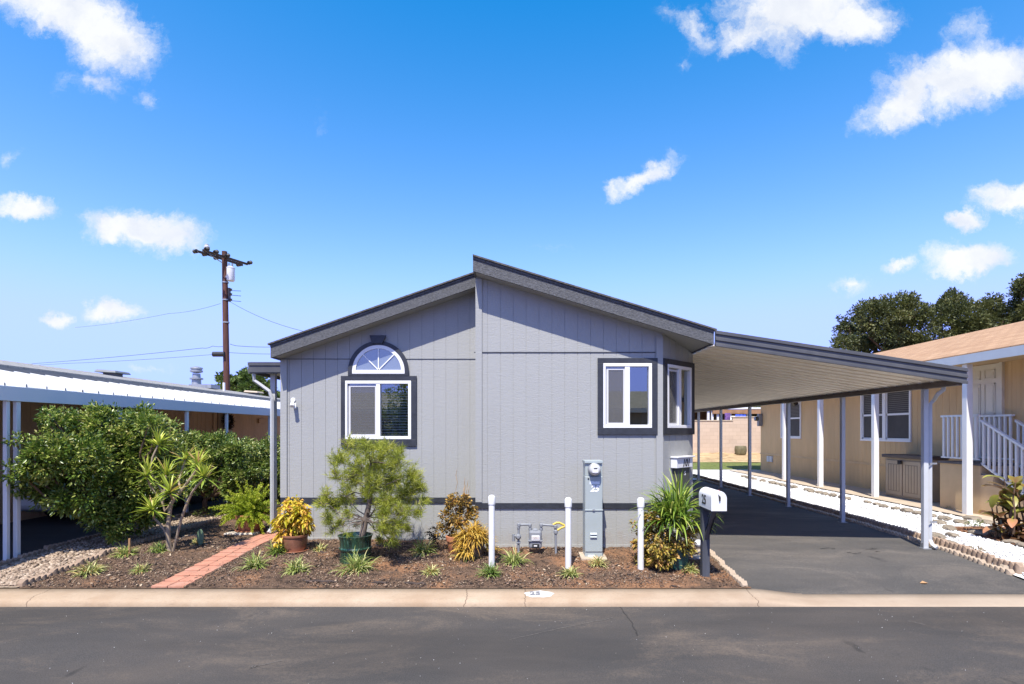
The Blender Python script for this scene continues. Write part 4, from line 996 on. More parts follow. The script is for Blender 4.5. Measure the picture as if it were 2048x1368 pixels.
# porch and stair
PX = 8.92
PC = thing('porch_steps', (9.3, 11.2, 0), 'tan porch and steps below the cream panelled door', 'porch')
m = MB(); m.box(PX, NW-.002, 10.72, 11.75, .05, 1.0); m.build('platform', M['tanplain'], PC)
m = MB(); m.box(PX-.03, NW-.003, 10.7, 11.78, 1.002, 1.045); m.build('deck', paint('dark_deck', (.1, .09, .09), .8, .2), PC)
M['tread'] = paint('tread_grey', (.17, .155, .145), .9, .2)
for k in range(5):
    z = 1.0-.18*(k+1); y = 10.72-.3*k
    if z < .05: break
    m = MB(); m.box(PX, NW-.002, y-.3, y-.001, .05, z); st = m.build('step', M['tanplain'], PC)
    m = MB(); m.box(PX+.02, NW-.004, y-.32, y-.003, z+.001, z+.03); m.build('tread', M['tread'], st)
def rail(x, lb):
    r = thing('railing', (x, 11, 1.05), lb, 'railing', None)
    m = MB(); m.box(x-.03, x+.03, 10.78, 11.74, 1.97, 2.01); m.build('top_rail', M['white'], r)
    m = MB(); m.box(x-.02, x+.02, 10.78, 11.74, 1.11, 1.14); m.build('bottom_rail', M['white'], r)
    for k in range(8):
        y = 10.84+.12*k; m = MB(); m.box(x-.018, x+.018, y-.018, y+.018, 1.141, 1.969); m.build('baluster', M['white'], r)
    ya, yb = 10.72, 9.3; sl = .55
    za = lambda y: 1.86-(ya-y)*sl
    m = MB(); m.hexa([(x-.03, yb, za(yb)), (x+.03, yb, za(yb)), (x+.03, ya, za(ya)), (x-.03, ya, za(ya)), (x-.03, yb, za(yb)+.045), (x+.03, yb, za(yb)+.045), (x+.03, ya, za(ya)+.045), (x-.03, ya, za(ya)+.045)]); m.build('handrail', M['white'], r)
    m = MB(); o = -.83; m.hexa([(x-.02, yb, za(yb)+o), (x+.02, yb, za(yb)+o), (x+.02, ya, za(ya)+o), (x-.02, ya, za(ya)+o), (x-.02, yb, za(yb)+o+.035), (x+.02, yb, za(yb)+o+.035), (x+.02, ya, za(ya)+o+.035), (x-.02, ya, za(ya)+o+.035)]); m.build('bottom_rail', M['white'], r)
    for k in range(12):
        y = ya-.05-.118*k; m = MB(); m.box(x-.018, x+.018, y-.018, y+.018, za(y)+o+.036, za(y)-.001); m.build('baluster', M['white'], r)
rail(PX+.03, 'white baluster railing at the open side of the tan porch')
rail(NW-.08, 'white baluster railing against the tan wall beside the cream door')
# storage box
SB = thing('storage_box', (9.4, 13.2, .05), 'taupe outdoor storage box with dark lid against the tan wall', 'storage box')
M['taupe'] = paint('taupe_resin', (.36, .285, .2), .55, .06, 3); M['lid'] = paint('brown_lid', (.06, .045, .04), .5, .1, 3)
x0 = 9.12; ya, yb = 12.55, 13.85
m = MB(); m.box(x0+.02, NW-.01, ya, yb, .055, 1.02); m.build('body', M['taupe'], SB, bev=.01)
m = MB(); m.box(x0-.05, NW-.005, ya-.05, yb+.05, 1.021, 1.10); m.build('lid', M['lid'], SB, bev=.015)
fs = Fr((x0+.02, 0), (0, 1), (-1, 0))
M['groove'] = paint('groove_dark', (.13, .1, .07), .7, .1)
for k in range(2):
    a = ya+.06+k*.61; b = a+.57
    m = MB(); m.fbox(fs, a, b, .12, .96, .0005, .025); d = m.build('door', M['taupe'], SB, bev=.006)
    m = MB()
    for j in range(5): u = a+.09+.0975*j; m.fbox(fs, u-.007, u+.007, .22, .86, .0255, .028)
    m.fbox(fs, a+.08, b-.08, .212, .22, .0255, .028); m.fbox(fs, a+.08, b-.08, .86, .868, .0255, .028)
    m.build('plank_grooves', M['groove'], d)
m = MB(); m.lathe(fs.pt((ya+yb)/2, .88, .09), [(.05, 0), (.05, .09)], 10); m.build('latch', M['black'], SB)
# small fittings of the tan home
p = FN.pt(yat(1598), pyz(806, 19.3), 0)
wl = thing('wall_lamp', p, 'small black and white wall lamp above the farther tan home window', 'wall lamp')
m = MB(); m.box(p.x-.05, p.x, p.y-.06, p.y+.06, p.z-.05, p.z+.05); m.build('base', M['white'], wl)
m = MB(); m.tube([(p.x-.05, p.y, p.z), (p.x-.2, p.y, p.z-.06)], [.05, .08], 12); m.build('lamp_head', M['black'], wl, True)
p = FN.pt(yat(1541), pyz(918, 21.5), 0)
eb = thing('outlet_box', p, 'pale grey outlet box low on the tan skirting', 'outlet box')
for k in (-1, 1):
    m = MB(); m.box(p.x-.06, p.x, p.y+k*.12-.1, p.y+k*.12+.1, p.z-.11, p.z+.11); m.build('cover', M['bluewhite'], eb, bev=.01)
p = FN.pt(yat(1522.5), pyz(840, 22.3), 0)
em = thing('electric_meter', (NW, 22.45, p.z), 'grey round meter at the far corner of the tan wall', 'electric meter')
m = MB(); m.box(NW-.16, NW-.001, 22.2, 22.39, p.z-.25, p.z+.25); m.build('box', M['gas'], em, bev=.02)
m = MB(); m.tube([(NW-.16, 22.3, p.z+.05), (NW-.28, 22.3, p.z+.05)], .09, 14); m.build('dial_cover', M['glassdark'], em, True)

# ---------------------------------------------------------------- back block wall and what shows above it
BW = thing('block_wall', (6, 28.75, .4), 'beige block wall closing the yard behind the carport', 'wall')
def mk_block():
    m = NT('beige_block'); v = m.coords()
    x = m.n('ShaderNodeSeparateXYZ', {0: v}); cv = m.n('ShaderNodeCombineXYZ', {0: x.outputs[0], 1: x.outputs[2], 2: 0.}).outputs[0]
    b = m.n('ShaderNodeTexBrick', {'Vector': cv, 'Color1': (.47, .36, .27), 'Color2': (.52, .4, .3), 'Mortar': (.42, .32, .24), 'Scale': 1., 'Mortar Size': .008, 'Brick Width': .4, 'Row Height': .2})
    n = m.noise(v, 1.3, 6, .7)
    zz = x.outputs[2]
    st = m.math('MULTIPLY', m.maprange(n, .5, .72), m.maprange(zz, 1.1, .1))
    c = m.mix(m.math('MULTIPLY', st, .65), b.outputs['Color'], (.24, .17, .12))
    return m.done(m.pr(c, .9, b.outputs['Fac'], -.4, .01))
M['block'] = mk_block()
m = MB(); m.box(-12, 11.0, 28.75, 28.95, .3, 2.16); m.box(11.0, 40, 28.75, 28.95, .3, 2.35); m.build('wall', M['block'], BW)
m = MB(); m.box(-12, 11.0, 28.72, 28.98, 2.161, 2.22); m.box(10.98, 40, 28.72, 28.98, 2.351, 2.41); m.build('cap', M['slab'], BW, bev=.01)
p = P(1482, 893, 28.3); 
o = MB(); o.lathe((p.x, 28.35, .42), [(.2, 0), (.27, .06), (.3, .25), (.28, .42), (.25, .46), (.22, .44)], 18); bb = o.build('barrel_planter', paint('olive_barrel', (.13, .11, .055), .7, .25, 8), smooth=True, loc=(p.x, 28.35, .42)); tag(bb, 'olive brown barrel standing at the foot of the block wall', 'barrel')
BH = thing('patio_house', (12, 33, 0), 'low house with wooden patio roof beyond the block wall', 'house')
M['wood'] = paint('patio_wood', (.3, .16, .08), .8, .2, 4); M['patio'] = paint('patio_dark', (.09, .055, .04), .9, .3, 2)
m = MB(); m.box(6, 26, 36, 40, .4, 3.0); m.build('wall', M['patio'], BH)
m = MB(); m.hexa([(6, 31.5, 2.9), (16.2, 31.5, 2.9), (16.2, 38, 3.3), (6, 38, 3.3), (6, 31.5, 2.97), (16.2, 31.5, 2.97), (16.2, 38, 3.4), (6, 38, 3.4)]); m.build('patio_roof', M['white'], BH)
m = MB(); m.box(10.9, 16.2, 31.52, 31.6, 2.63, 2.89); m.build('beam', M['wood'], BH)
for px in (1416, 1424, 1435, 1460, 1495):
    x = pxu(px, 31.7); m = MB(); m.box(x-.06, x+.06, 31.62, 31.74, .4, 2.89); m.build('post', M['white'], BH)
for px0, px1, py, col, lb, z in ((1450, 1460, 826, (.12, .06, .2), 'patterned purple cloth hanging behind the block wall', 30.3), (1459, 1473, 832, (.7, .68, .62), 'white cloth hanging behind the block wall', 30.4), (1471, 1491, 829, (.05, .09, .5), 'blue cloth hanging behind the block wall', 30.2)):
    a = P(px0, 850, z); b = P(px1, py, z); m = MB(); n = 14
    for k in range(n):
        x0 = a.x+(b.x-a.x)*k/n; x1 = a.x+(b.x-a.x)*(k+1)/n
        y0 = z+.05*math.sin(k*1.3); y1 = z+.05*math.sin((k+1)*1.3)
        m.face([(x0, y0, 1.5), (x1, y1, 1.5), (x1, y1, b.z), (x0, y0, b.z)])
    o = m.build('hanging_cloth', paint('cloth_'+lb.split()[0], col, .9, .5, 9), solid=.01, smooth=True, loc=((a.x+b.x)/2, z, 1.5)); tag(o, lb, 'cloth')

# ---------------------------------------------------------------- left neighbour
LW = -9.4
NL = thing('mobile_home', (-9.4, 12, 0), 'peach mobile home with grey shingles and white metal awning', 'mobile home')
FW = Fr((LW, 0), (0, 1), (1, 0))
def yl(px, X=LW): return X*F/(px-CX)
siding(FW, 4, 24, -.1, lambda u: 2.8, [], NL, M['tanleft'], .1, .2)
m = MB(); m.fbox(FW, 4, 24, .62, .66, 0, .02); m.build('trim_band', M['tanleft'], NL)
m = MB(); m.hexa([(-9.05, 4, 2.80), (-12.5, 4, 3.34), (-12.5, 24.2, 3.34), (-9.05, 24.2, 2.80), (-9.05, 4, 2.84), (-12.5, 4, 3.38), (-12.5, 24.2, 3.38), (-9.05, 24.2, 2.84)])
m.hexa([(-12.5, 4, 3.34), (-16, 4, 2.8), (-16, 24.2, 2.8), (-12.5, 24.2, 3.34), (-12.5, 4, 3.38), (-16, 4, 2.84), (-16, 24.2, 2.84), (-12.5, 24.2, 3.38)]); rf = m.build('roof', M['greyroof'], NL)
m = MB(); m.box(-9.08, -9.04, 4, 24.2, 2.74, 2.799); m.build('fascia', paint('grey_brown_fascia', (.2, .19, .18), .7), rf)  # grey brown fascia strip below the shingle edge
m = MB(); m.face([(LW, 24, -.1), (-16, 24, -.1), (-16, 24, 2.8), (-12.5, 24, 3.34), (LW, 24, 2.8)]); m.build('wall', M['tanleft'], NL)
# awning roof of ribbed pans
AX0, AX1, AZ0, AZ1 = -6.8, -9.1, 2.285, 2.72
m = MB(); y = 5.0; prof = []
while y < 22: prof += [(y, 0), (y+.275, 0), (y+.278, -.03), (y+.29, -.03), (y+.293, .04), (y+.315, .04), (y+.32, 0)]; y += .32
for (y0, a), (y1, b) in zip(prof, prof[1:]):
    if y1-y0 > 1e-6: m.face([(AX0, y0, AZ0+a), (AX1, y0, AZ1+a), (AX1, y1, AZ1+b), (AX0, y1, AZ0+b)])
M['pansw'] = paint('white_pan', (.6, .6, .59), .45, .04, 2)
m.build('awning_roof', M['pansw'], NL, solid=.004)
m = MB(); m.box(-6.80, -6.76, 5, 22, 2.085, 2.28); m.build('awning_fascia', M['vinyl'], NL, bev=.004)
m = MB(); m.box(-6.84, -6.785, 7.38, 7.44, -.08, 2.084); ps = m.build('post', M['vinyl'], NL, bev=.006)
for yy in (9.3, 11.15, 12.65, 14.8, 17, 19.2): c = ps.copy(); COL.objects.link(c); c.location = (0, yy-7.4, 0)
m = MB(); m.box(-6.845, -6.79, 7.24, 7.29, -.02, 2.083); m.build('downspout', M['vinyl'], NL, bev=.006)
m = MB(); m.fbox(FW, yl(435.5), yl(425), .6, 2.68, .0, .035); dr = m.build('door', M['tanleft'], NL)
dy0, dy1 = sorted((yl(434), yl(463)))
m = MB(); m.fbox(FW, dy0, dy1, .6, 2.7, 0, .03); dr = m.build('door', paint('pale_peach_door', (.5, .37, .24), .6, .05), NL)
m = MB(); m.fbox(FW, dy0-.06, dy0, .6, 2.7, 0, .045); m.build('door_frame', paint('brown_jamb', (.2, .12, .06), .7), dr)
for yy in ((yl(200)-.3, yl(200)+.9),):
    m = MB(); m.fbox(FW, yy[0], yy[1], 1.5, 2.6, 0, .03); wn = m.build('window', M['white'], NL)
    m = MB(); m.fbox(FW, yy[0]+.05, yy[1]-.05, 1.55, 2.55, .0305, .034); m.build('pane', M['glassdark'], wn)
yy = yl(52); m = MB()
for k in range(4): m.fbox(FW, yy-.12+.065*k, yy-.12+.065*k+.05, .18, .36, .0, .02)
m.build('skirting_vent', M['bluewhite'], NL)
m = MB(); yy = yl(522); m.fbox(FW, yy-.25, yy+.3, 1.95, 2.1, 0, .06); m.build('electrical_panel', M['tanleft'], NL, bev=.01)
# wreath
c = FW.pt(yl(449), pyz(843, 17.35), .12)
WR = thing('wreath', c, 'dark twig wreath hanging on the peach home door', 'wreath')
m = MB(); pts = [c+Vector((random.uniform(-.03, .03), .2*math.cos(2*math.pi*k/24), .2*math.sin(2*math.pi*k/24))) for k in range(25)]; m.tube(pts, .045, 8); m.build('ring', M['bark'], WR)
n = 500; a = rng.random(n)*2*np.pi; pos = np.stack([c.x+rng.normal(size=n)*.03, c.y+(.2+rng.normal(size=n)*.03)*np.cos(a), c.z+(.2+rng.normal(size=n)*.03)*np.sin(a)], 1)
M['twig'] = leafmat('dry_twig', [(0, (.03, .02, .012)), (.7, (.1, .06, .03)), (1, (.2, .11, .05))], .9, .0)
leaf_mesh('twigs', pos, rdir(n), rng.uniform(.06, .14, n), np.full(n, .02), M['twig'], WR)
# roof fittings
def roofz(x): return 2.84+(-9.05-x)*.1565
def roof_pt(px, X): y = X*F/(px-CX); return Vector((X, y, roofz(X)))
M['ventgrey'] = paint('vent_grey', (.16, .17, .17), .6, .1)
for px, lb in ((226, 'dark low vent on the peach home roof nearest the road'), (508, 'pale low vent on the far end of the peach home roof')):
    p = roof_pt(px, -11.5); v = thing('roof_vent', p, lb, 'roof vent')
    m = MB(); m.box(p.x-.16, p.x+.16, p.y-.16, p.y+.16, p.z-.03, p.z+.08); m.build('collar', M['ventgrey'], v)
    m = MB(); m.hexa([(p.x-.3, p.y-.32, p.z+.08), (p.x+.3, p.y-.32, p.z+.05), (p.x+.3, p.y+.32, p.z+.05), (p.x-.3, p.y+.32, p.z+.08), (p.x-.26, p.y-.28, p.z+.16), (p.x+.26, p.y-.28, p.z+.12), (p.x+.26, p.y+.28, p.z+.12), (p.x-.26, p.y+.28, p.z+.16)]); m.build('hood', M['ventgrey'] if px < 300 else M['slab'], v, bev=.02)
p = roof_pt(393, -11.9); v = thing('flue_pipe', p, 'galvanised flue with a round cap on the peach home roof', 'flue')
m = MB(); m.lathe(p-Vector((0, 0, .05)), [(.17, 0), (.15, .3), (.22, .31), (.22, .36), (.14, .37), (.13, .52)], 18); m.build('pipe', M['steel'], v, True)
m = MB(); m.lathe(p+Vector((0, 0, .5)), [(.12, 0), (.21, .03), (.21, .09), (.17, .1), (.17, .13), (.21, .14), (.2, .19), (.05, .24)], 18); m.build('cap', M['steel'], v, True)
m = MB(); m.box(p.x-.1, p.x+.7, p.y-.3, p.y+.3, p.z-.08, p.z+.06); m.build('flashing', M['steel'], v)
p = roof_pt(448, -11); m = MB(); m.tube([p-Vector((0, 0, .05)), p+Vector((0, 0, .3))], .045, 10); o = m.build('vent_pipe', M['white'], smooth=True, loc=p); tag(o, 'short white vent pipe on the peach roof in front of the utility pole', 'vent pipe')
# ---------------------------------------------------------------- car under the left awning
CAR = thing('parked_car', (-8.25, 11.9, 0), 'white car parked under the awning behind the round citrus bush', 'car')
M['carpaint'] = paint('white_car_paint', (.66, .69, .72), .2, .02, 2, spec=.7); M['tyre'] = paint('tyre', (.015, .015, .015), .8)
y0 = 9.85; x0, x1 = -9.1, -7.38
body = [(0, .28), (.03, .55), (.12, .68), (1.0, .84), (1.25, .88), (3.4, .92), (4.15, .88), (4.3, .75), (4.33, .35), (4.2, .22), (.2, .2)]
m = MB(); m.prism([(x0, y0+a, b) for a, b in body], (x1-x0, 0, 0)); m.build('body', M['carpaint'], CAR, bev=.07, smooth=True)
cab = [(1.05, .85), (1.75, 1.38), (2.6, 1.43), (3.2, 1.38), (3.85, .88)]
m = MB(); i = .14
lo = [(x0+.05, y0+a, b) for a, b in cab]; hi = [(x1-.05, y0+a, b) for a, b in cab]
L = [Vector((x0+(.06 if b < 1 else .2), y0+a, b)) for a, b in cab]; Rr = [Vector((x1-(.06 if b < 1 else .2), y0+a, b)) for a, b in cab]
m.face(L); m.face(list(reversed(Rr)))
for k in range(4): m.face([L[k], L[k+1], Rr[k+1], Rr[k]])
m.build('cabin', M['glassdark'], CAR)
m = MB(); m.hexa([L[1]+Vector((-.01, .02, 0)), Rr[1]+Vector((.01, .02, 0)), Rr[3]+Vector((.01, 0, 0)), L[3]+Vector((-.01, 0, 0)), L[1]+Vector((.02, .1, .05)), Rr[1]+Vector((-.02, .1, .05)), Rr[3]+Vector((-.02, -.1, .06)), L[3]+Vector((.02, -.1, .06))]); m.build('roof', M['carpaint'], CAR, bev=.02)
for yy in (y0+.85, y0+3.45):
    for xx, s in ((x0+.02, 1), (x1-.02, -1)):
        m = MB(); m.tube([(xx-.02*s, yy, .31), (xx+.2*s, yy, .31)], .31, 24); wh = m.build('wheel', M['tyre'], CAR, bev=.02)
        m = MB(); m.tube([(xx-.035*s, yy, .31), (xx, yy, .31)], .2, 16); m.build('rim', M['steel'], wh)
for xx in (x0+.3, x1-.3):
    m = MB(); m.box(xx-.2, xx+.2, y0-.005, y0+.1, .56, .68); m.build('headlight', M['dome'], CAR, bev=.02)
m = MB(); m.box(x1+.001, x1+.14, y0+1.35, y0+1.5, .86, 1.0); m.build('side_mirror', M['carpaint'], CAR, bev=.03)
# ---------------------------------------------------------------- utility pole and wires
UY = 28.0
UP = thing('utility_pole', (pxu(455, UY), UY, 0), 'brown wooden utility pole with transformer behind the peach home', 'utility pole')
def mk_pole():
    m = NT('pole_wood'); v = m.coords((1, 1, .08)); n = m.noise(v, 14, 5, .7)
    return m.done(m.pr(m.ramp(n, [(.3, (.035, .014, .01)), (.6, (.1, .035, .022)), (.8, (.2, .09, .06))]), .8))
M['pole'] = mk_pole(); M['armwood'] = paint('dark_arm_wood', (.03, .018, .014), .8, .3, 9); M['ins'] = paint('insulator', (.025, .02, .02), .3, .2); M['wire'] = paint('wire', (.03, .03, .032), .6)
base = Vector((pxu(456, UY), UY, 0)); top = P(449, 503, UY)
m = MB(); m.tube([base, top], [.165, .125], 16); m.build('pole', M['pole'], UP, True)
ax = Vector((-.42, -.91, 0)).normalized(); ay = Vector((ax.y, -ax.x, 0))
ac = P(447, 516, UY)
arms = []
for s in (-1, 1):
    a = ac+ay*.19*s+ax*1.25; b = ac+ay*.19*s-ax*1.25; m = MB(); u = Vector((0, 0, .05)); w = ay*.04
    m.hexa([a-u-w, b-u-w, b-u+w, a-u+w, a+u-w, b+u-w, b+u+w, a+u+w]); m.build('crossarm', M['armwood'], UP)
for t in (1.2, .72, .1, -1.2):
    for s in (-1, 1):
        p = ac+ax*t+ay*(.19*s)
        m = MB(); d = Vector((ay.x*s, ay.y*s, 0))*.42
        q0 = p+Vector((0, 0, .04)); m.tube([q0, q0+d*.3, q0+d*.32, q0+d*.5, q0+d*.52, q0+d*.75, q0+d*.77, q0+d*.98, q0+d], [.02, .02, .1, .1, .03, .1, .1, .03, .02], 10); m.build('insulator', M['ins'], UP)
p = ac+ax*.9+Vector((0, 0, .06)); m = MB(); m.lathe(p, [(.03, 0), (.03, .12), (.13, .14), (.14, .24), (.09, .3), (.1, .34), (.03, .38)], 14); m.build('insulator', M['dome'], UP, True)
m = MB(); m.tube([ac+ax*.75+Vector((0, 0, -.05)), P(448.5, 528, UY)], .025, 6); m.build('brace', M['steel'], UP)
tc = P(461.5, 560, UY-.05); M['trafo'] = paint('transformer_grey', (.6, .61, .62), .4, .05)
m = MB(); m.lathe(tc-Vector((0, 0, .05)), [(.17, 0), (.19, .04), (.19, .62), (.2, .63), (.2, .67), (.1, .74)], 20); tf = m.build('transformer', M['trafo'], UP, True)
for dx in (-.09, .08):
    m = MB(); m.lathe(tc+Vector((dx, 0, .66)), [(.03, 0), (.05, .03), (.03, .06), (.05, .09), (.03, .12), (.05, .15), (.02, .2)], 10); m.build('bushing', M['dome'], tf, True)
m = MB(); m.box(tc.x-.25, tc.x-.1, tc.y-.05, tc.y+.05, tc.z+.1, tc.z+.2); m.build('bracket', M['steel'], tf)
rk = P(458, 590, UY)
m = MB(); m.box(rk.x-.02, rk.x+.06, UY-.06, UY+.06, rk.z-.34, rk.z+.36); m.build('wire_rack', M['black'], UP)
for dz in (.27, .03, -.24):
    m = MB(); m.lathe(rk+Vector((.1, 0, dz-.06)), [(.03, 0), (.07, .02), (.04, .06), (.07, .1), (.03, .12)], 10); m.build('spool_insulator', M['ins'], UP, True)
m = MB(); c = P(438, 708.5, UY-.2); m.tube([c-Vector((.3, 0, .0)), c+Vector((.28, 0, .0))], .13, 10); m.build('splice_case', M['black'], UP, True)
for py in (565, 600, 645): 
    m = MB(); c = P(449.5+(py-500)*.02, py, UY); m.tube([c-Vector((0, 0, .03)), c+Vector((0, 0, .03))], .158, 14); m.build('band', M['steel'], UP)
def wire(pts, r, label, sag=0.):
    m = MB(); P0 = [P(*p) for p in pts]; out = []
    for a, b in zip(P0, P0[1:]):
        for k in range(8): t = k/8; out.append(a.lerp(b, t)-Vector((0, 0, sag*4*t*(1-t))))
    out.append(P0[-1]); m.tube(out, r, 5)
    o = m.build('overhead_wire', M['wire'], loc=P0[0]); return tag(o, label, 'wire', None)
wire([(441, 607, 28), (338, 627, 33), (150, 655, 44)], .008, 'thin wire running left from high on the utility pole', .1)
wire([(455, 691, 28), (425, 692, 28.2), (405, 696, 28.6), (70, 727, 34), (-200, 755, 38)], .011, 'thicker cable running left from the lower part of the utility pole', .05)
wire([(438, 708, 27.8), (130, 727, 34), (-200, 742, 40)], .009, 'faint lower cable running left from the black splice case', .05)
wire([(460, 688, 28), (478, 692, 28), (545, 694, 28.5), (760, 700, 32)], .012, 'thicker cable running right from the pole to behind the grey roof', .02)
wire([(456, 705, 28), (545, 708, 29), (760, 712, 32)], .01, 'faint lower cable running right from the pole to behind the grey roof', .02)
wire([(461, 604, 28), (605, 662, 24), (700, 700, 22)], .009, 'service wire dropping right from the pole to behind the grey gable', .15)
for k, (a, b) in enumerate(((581, 582), (590, 592), (601, 603))):
    wire([(459, a, 28), (482, b, 28.4)], .014, ('uppermost', 'middle', 'lowest')[k]+' short wire stub on the rack of the utility pole')
# ---------------------------------------------------------------- across the street (what the windows mirror)
AH = thing('mobile_home', (-3, -9, 0), 'pale home across the street mirrored in the grey home windows', 'mobile home')
m = MB(); m.box(-13, 6.5, -16, -9, -.2, 2.5); m.build('wall', paint('across_wall', (.3, .27, .22), .8), AH)
m = MB(); m.hexa([(-13.3, -8.6, 2.5), (6.8, -8.6, 2.5), (6.8, -16.3, 2.5), (-13.3, -16.3, 2.5), (-13.3, -8.6, 2.66), (6.8, -8.6, 2.66), (6.8, -12.5, 3.7), (-13.3, -12.5, 3.7)]); m.build('roof', M['greyroof'], AH)
m = MB(); m.box(-13.3, 6.8, -8.63, -8.58, 2.48, 2.68); m.build('fascia', M['white'], AH)
for x in (-10, -6.6, -1.5, 3):
    m = MB(); m.box(x, x+1.4, -9.0, -8.97, .9, 2.1); w_ = m.build('window', M['glassdark'], AH)
# ---------------------------------------------------------------- leaf materials
M['citrus'] = leafmat('citrus_leaf', [(0, (.025, .06, .014)), (.3, (.09, .16, .025)), (.62, (.26, .33, .06)), (.86, (.5, .52, .14)), (1, (.64, .55, .2))], .3, .36, .6)  # pale upper stops paint the leaf sheen into the colour
M['hedge'] = leafmat('hedge_leaf', [(0, (.03, .07, .018)), (.35, (.11, .18, .034)), (.7, (.3, .36, .09)), (1, (.56, .54, .2))], .32, .36, .6)
M['drac'] = leafmat('strap_leaf_yellow', [(0, (.14, .22, .025)), (.45, (.34, .42, .05)), (.8, (.58, .58, .1)), (.93, (.64, .58, .18)), (1, (.48, .3, .12))], .4, .25)
M['spider'] = leafmat('strap_leaf_green', [(0, (.06, .12, .015)), (.5, (.16, .26, .03)), (.85, (.32, .4, .06)), (1, (.46, .46, .14))], .38, .25)
M['fern'] = leafmat('foxtail_fern', [(0, (.16, .25, .025)), (.5, (.38, .48, .04)), (.85, (.56, .6, .07)), (1, (.62, .52, .12))], .5, .42)
M['coleusy'] = leafmat('coleus_yellow', [(0, (.22, .28, .02)), (.3, (.5, .46, .03)), (.6, (.7, .5, .05)), (.88, (.68, .38, .09)), (1, (.34, .13, .05))], .5, .32)
M['coleusb'] = leafmat('coleus_bronze', [(0, (.06, .045, .015)), (.25, (.16, .13, .025)), (.5, (.36, .3, .05)), (.75, (.5, .3, .08)), (.9, (.58, .32, .14)), (1, (.16, .04, .025))], .5, .25)
M['croton'] = leafmat('rust_leaf', [(0, (.045, .04, .015)), (.3, (.13, .1, .025)), (.6, (.36, .22, .045)), (.85, (.55, .34, .07)), (1, (.36, .1, .04))], .5, .25)
M['orange'] = leafmat('golden_strap', [(0, (.28, .15, .025)), (.5, (.55, .34, .05)), (.85, (.66, .46, .1)), (1, (.34, .32, .06))], .5, .25)
M['lirio'] = leafmat('variegated_strap', [(0, (.09, .16, .03)), (.4, (.2, .28, .05)), (.68, (.46, .47, .17)), (.9, (.62, .58, .28)), (1, (.52, .34, .14))], .5, .28)
M['pine'] = leafmat('pine_needle', [(0, (.12, .16, .02)), (.45, (.28, .32, .035)), (.8, (.45, .46, .06)), (1, (.52, .48, .14))], .5, .35)
M['canna'] = leafmat('bronze_leaf', [(0, (.04, .02, .012)), (.3, (.15, .07, .03)), (.55, (.28, .25, .05)), (.85, (.34, .36, .08)), (1, (.5, .24, .13))], .35, .25, .5)
M['oak'] = leafmat('oak_leaf', [(0, (.03, .04, .014)), (.5, (.095, .11, .034)), (.85, (.18, .185, .06)), (1, (.26, .21, .09))], .5, .28)
M['tree2'] = leafmat('far_leaf', [(0, (.04, .075, .02)), (.5, (.1, .16, .035)), (1, (.22, .27, .07))], .5, .3)
M['stem'] = paint('brown_stem', (.12, .075, .045), .85, .3, 12, 40, .5)
M['palestem'] = paint('pale_stem', (.3, .23, .155), .85, .25, 12, 50, .5, (1, 1, .4))
M['barkgrey'] = paint('grey_bark', (.15, .115, .09), .9, .35, 14, 40, .6)
M['twigg'] = paint('grey_twig', (.2, .16, .12), .9, .25, 14)
M['dry'] = paint('dry_stalk', (.34, .24, .14), .9, .25, 14)
M['terra'] = paint('terracotta', (.4, .15, .07), .75, .15, 6, 30, .2, dirt=((.5, .32, .22), .3))
M['brownpot'] = paint('brown_glaze', (.2, .09, .055), .35, .25, 9, 40, .3)
M['teal'] = paint('teal_pot', (.02, .075, .075), .35, .15, 5)
M['potsoil'] = paint('pot_soil', (.045, .032, .024), .95, .4, 30, 60, .8)
def mk_greenpot():
    m = NT('green_glaze'); v = m.coords((1, 1, .16)); n = m.noise(v, 26, 4, .6); b = m.noise(m.coords(), 4, 3)
    c = m.ramp(n, [(.32, (.006, .016, .012)), (.55, (.02, .062, .04)), (.75, (.1, .2, .15))])
    return m.done(m.pr(m.mix(m.math('MULTIPLY', b, .3), c, (.01, .03, .02)), .22, n, .15, .003, **{'Specular IOR Level': .7}))
M['gpot'] = mk_greenpot()
def wander(a, b, n=5, k=.05):
    a, b = Vector(a), Vector(b); L = (b-a).length
    return [a.lerp(b, i/n)+(Vector([random.uniform(-1, 1) for _ in range(3)])*k*L if 0 < i < n else Vector((0, 0, 0))) for i in range(n+1)]
def branches(root, base, fork, targets, r0, mat, name='trunk', k=.07, r1=None, steps=5):
    m = MB(); m.tube(wander(base, fork, 4, .04), [r0*(1-.08*i) for i in range(5)], 10)
    for t in targets:
        rr = (r1 or r0*.45); m.tube(wander(fork, t, steps, k), [rr*(1-.8*i/steps) for i in range(steps+1)], 6)
    return m.build(name, mat, root, True)
def clp(lst, Y, dy, s=1.):
    """clump centres from measured points with a real spread in depth"""
    out = []
    for px, py, r in lst:
        y = (Y(px) if callable(Y) else Y)+random.uniform(-dy, dy); out.append((P(px, py, y), r*y/F*s))
    return out
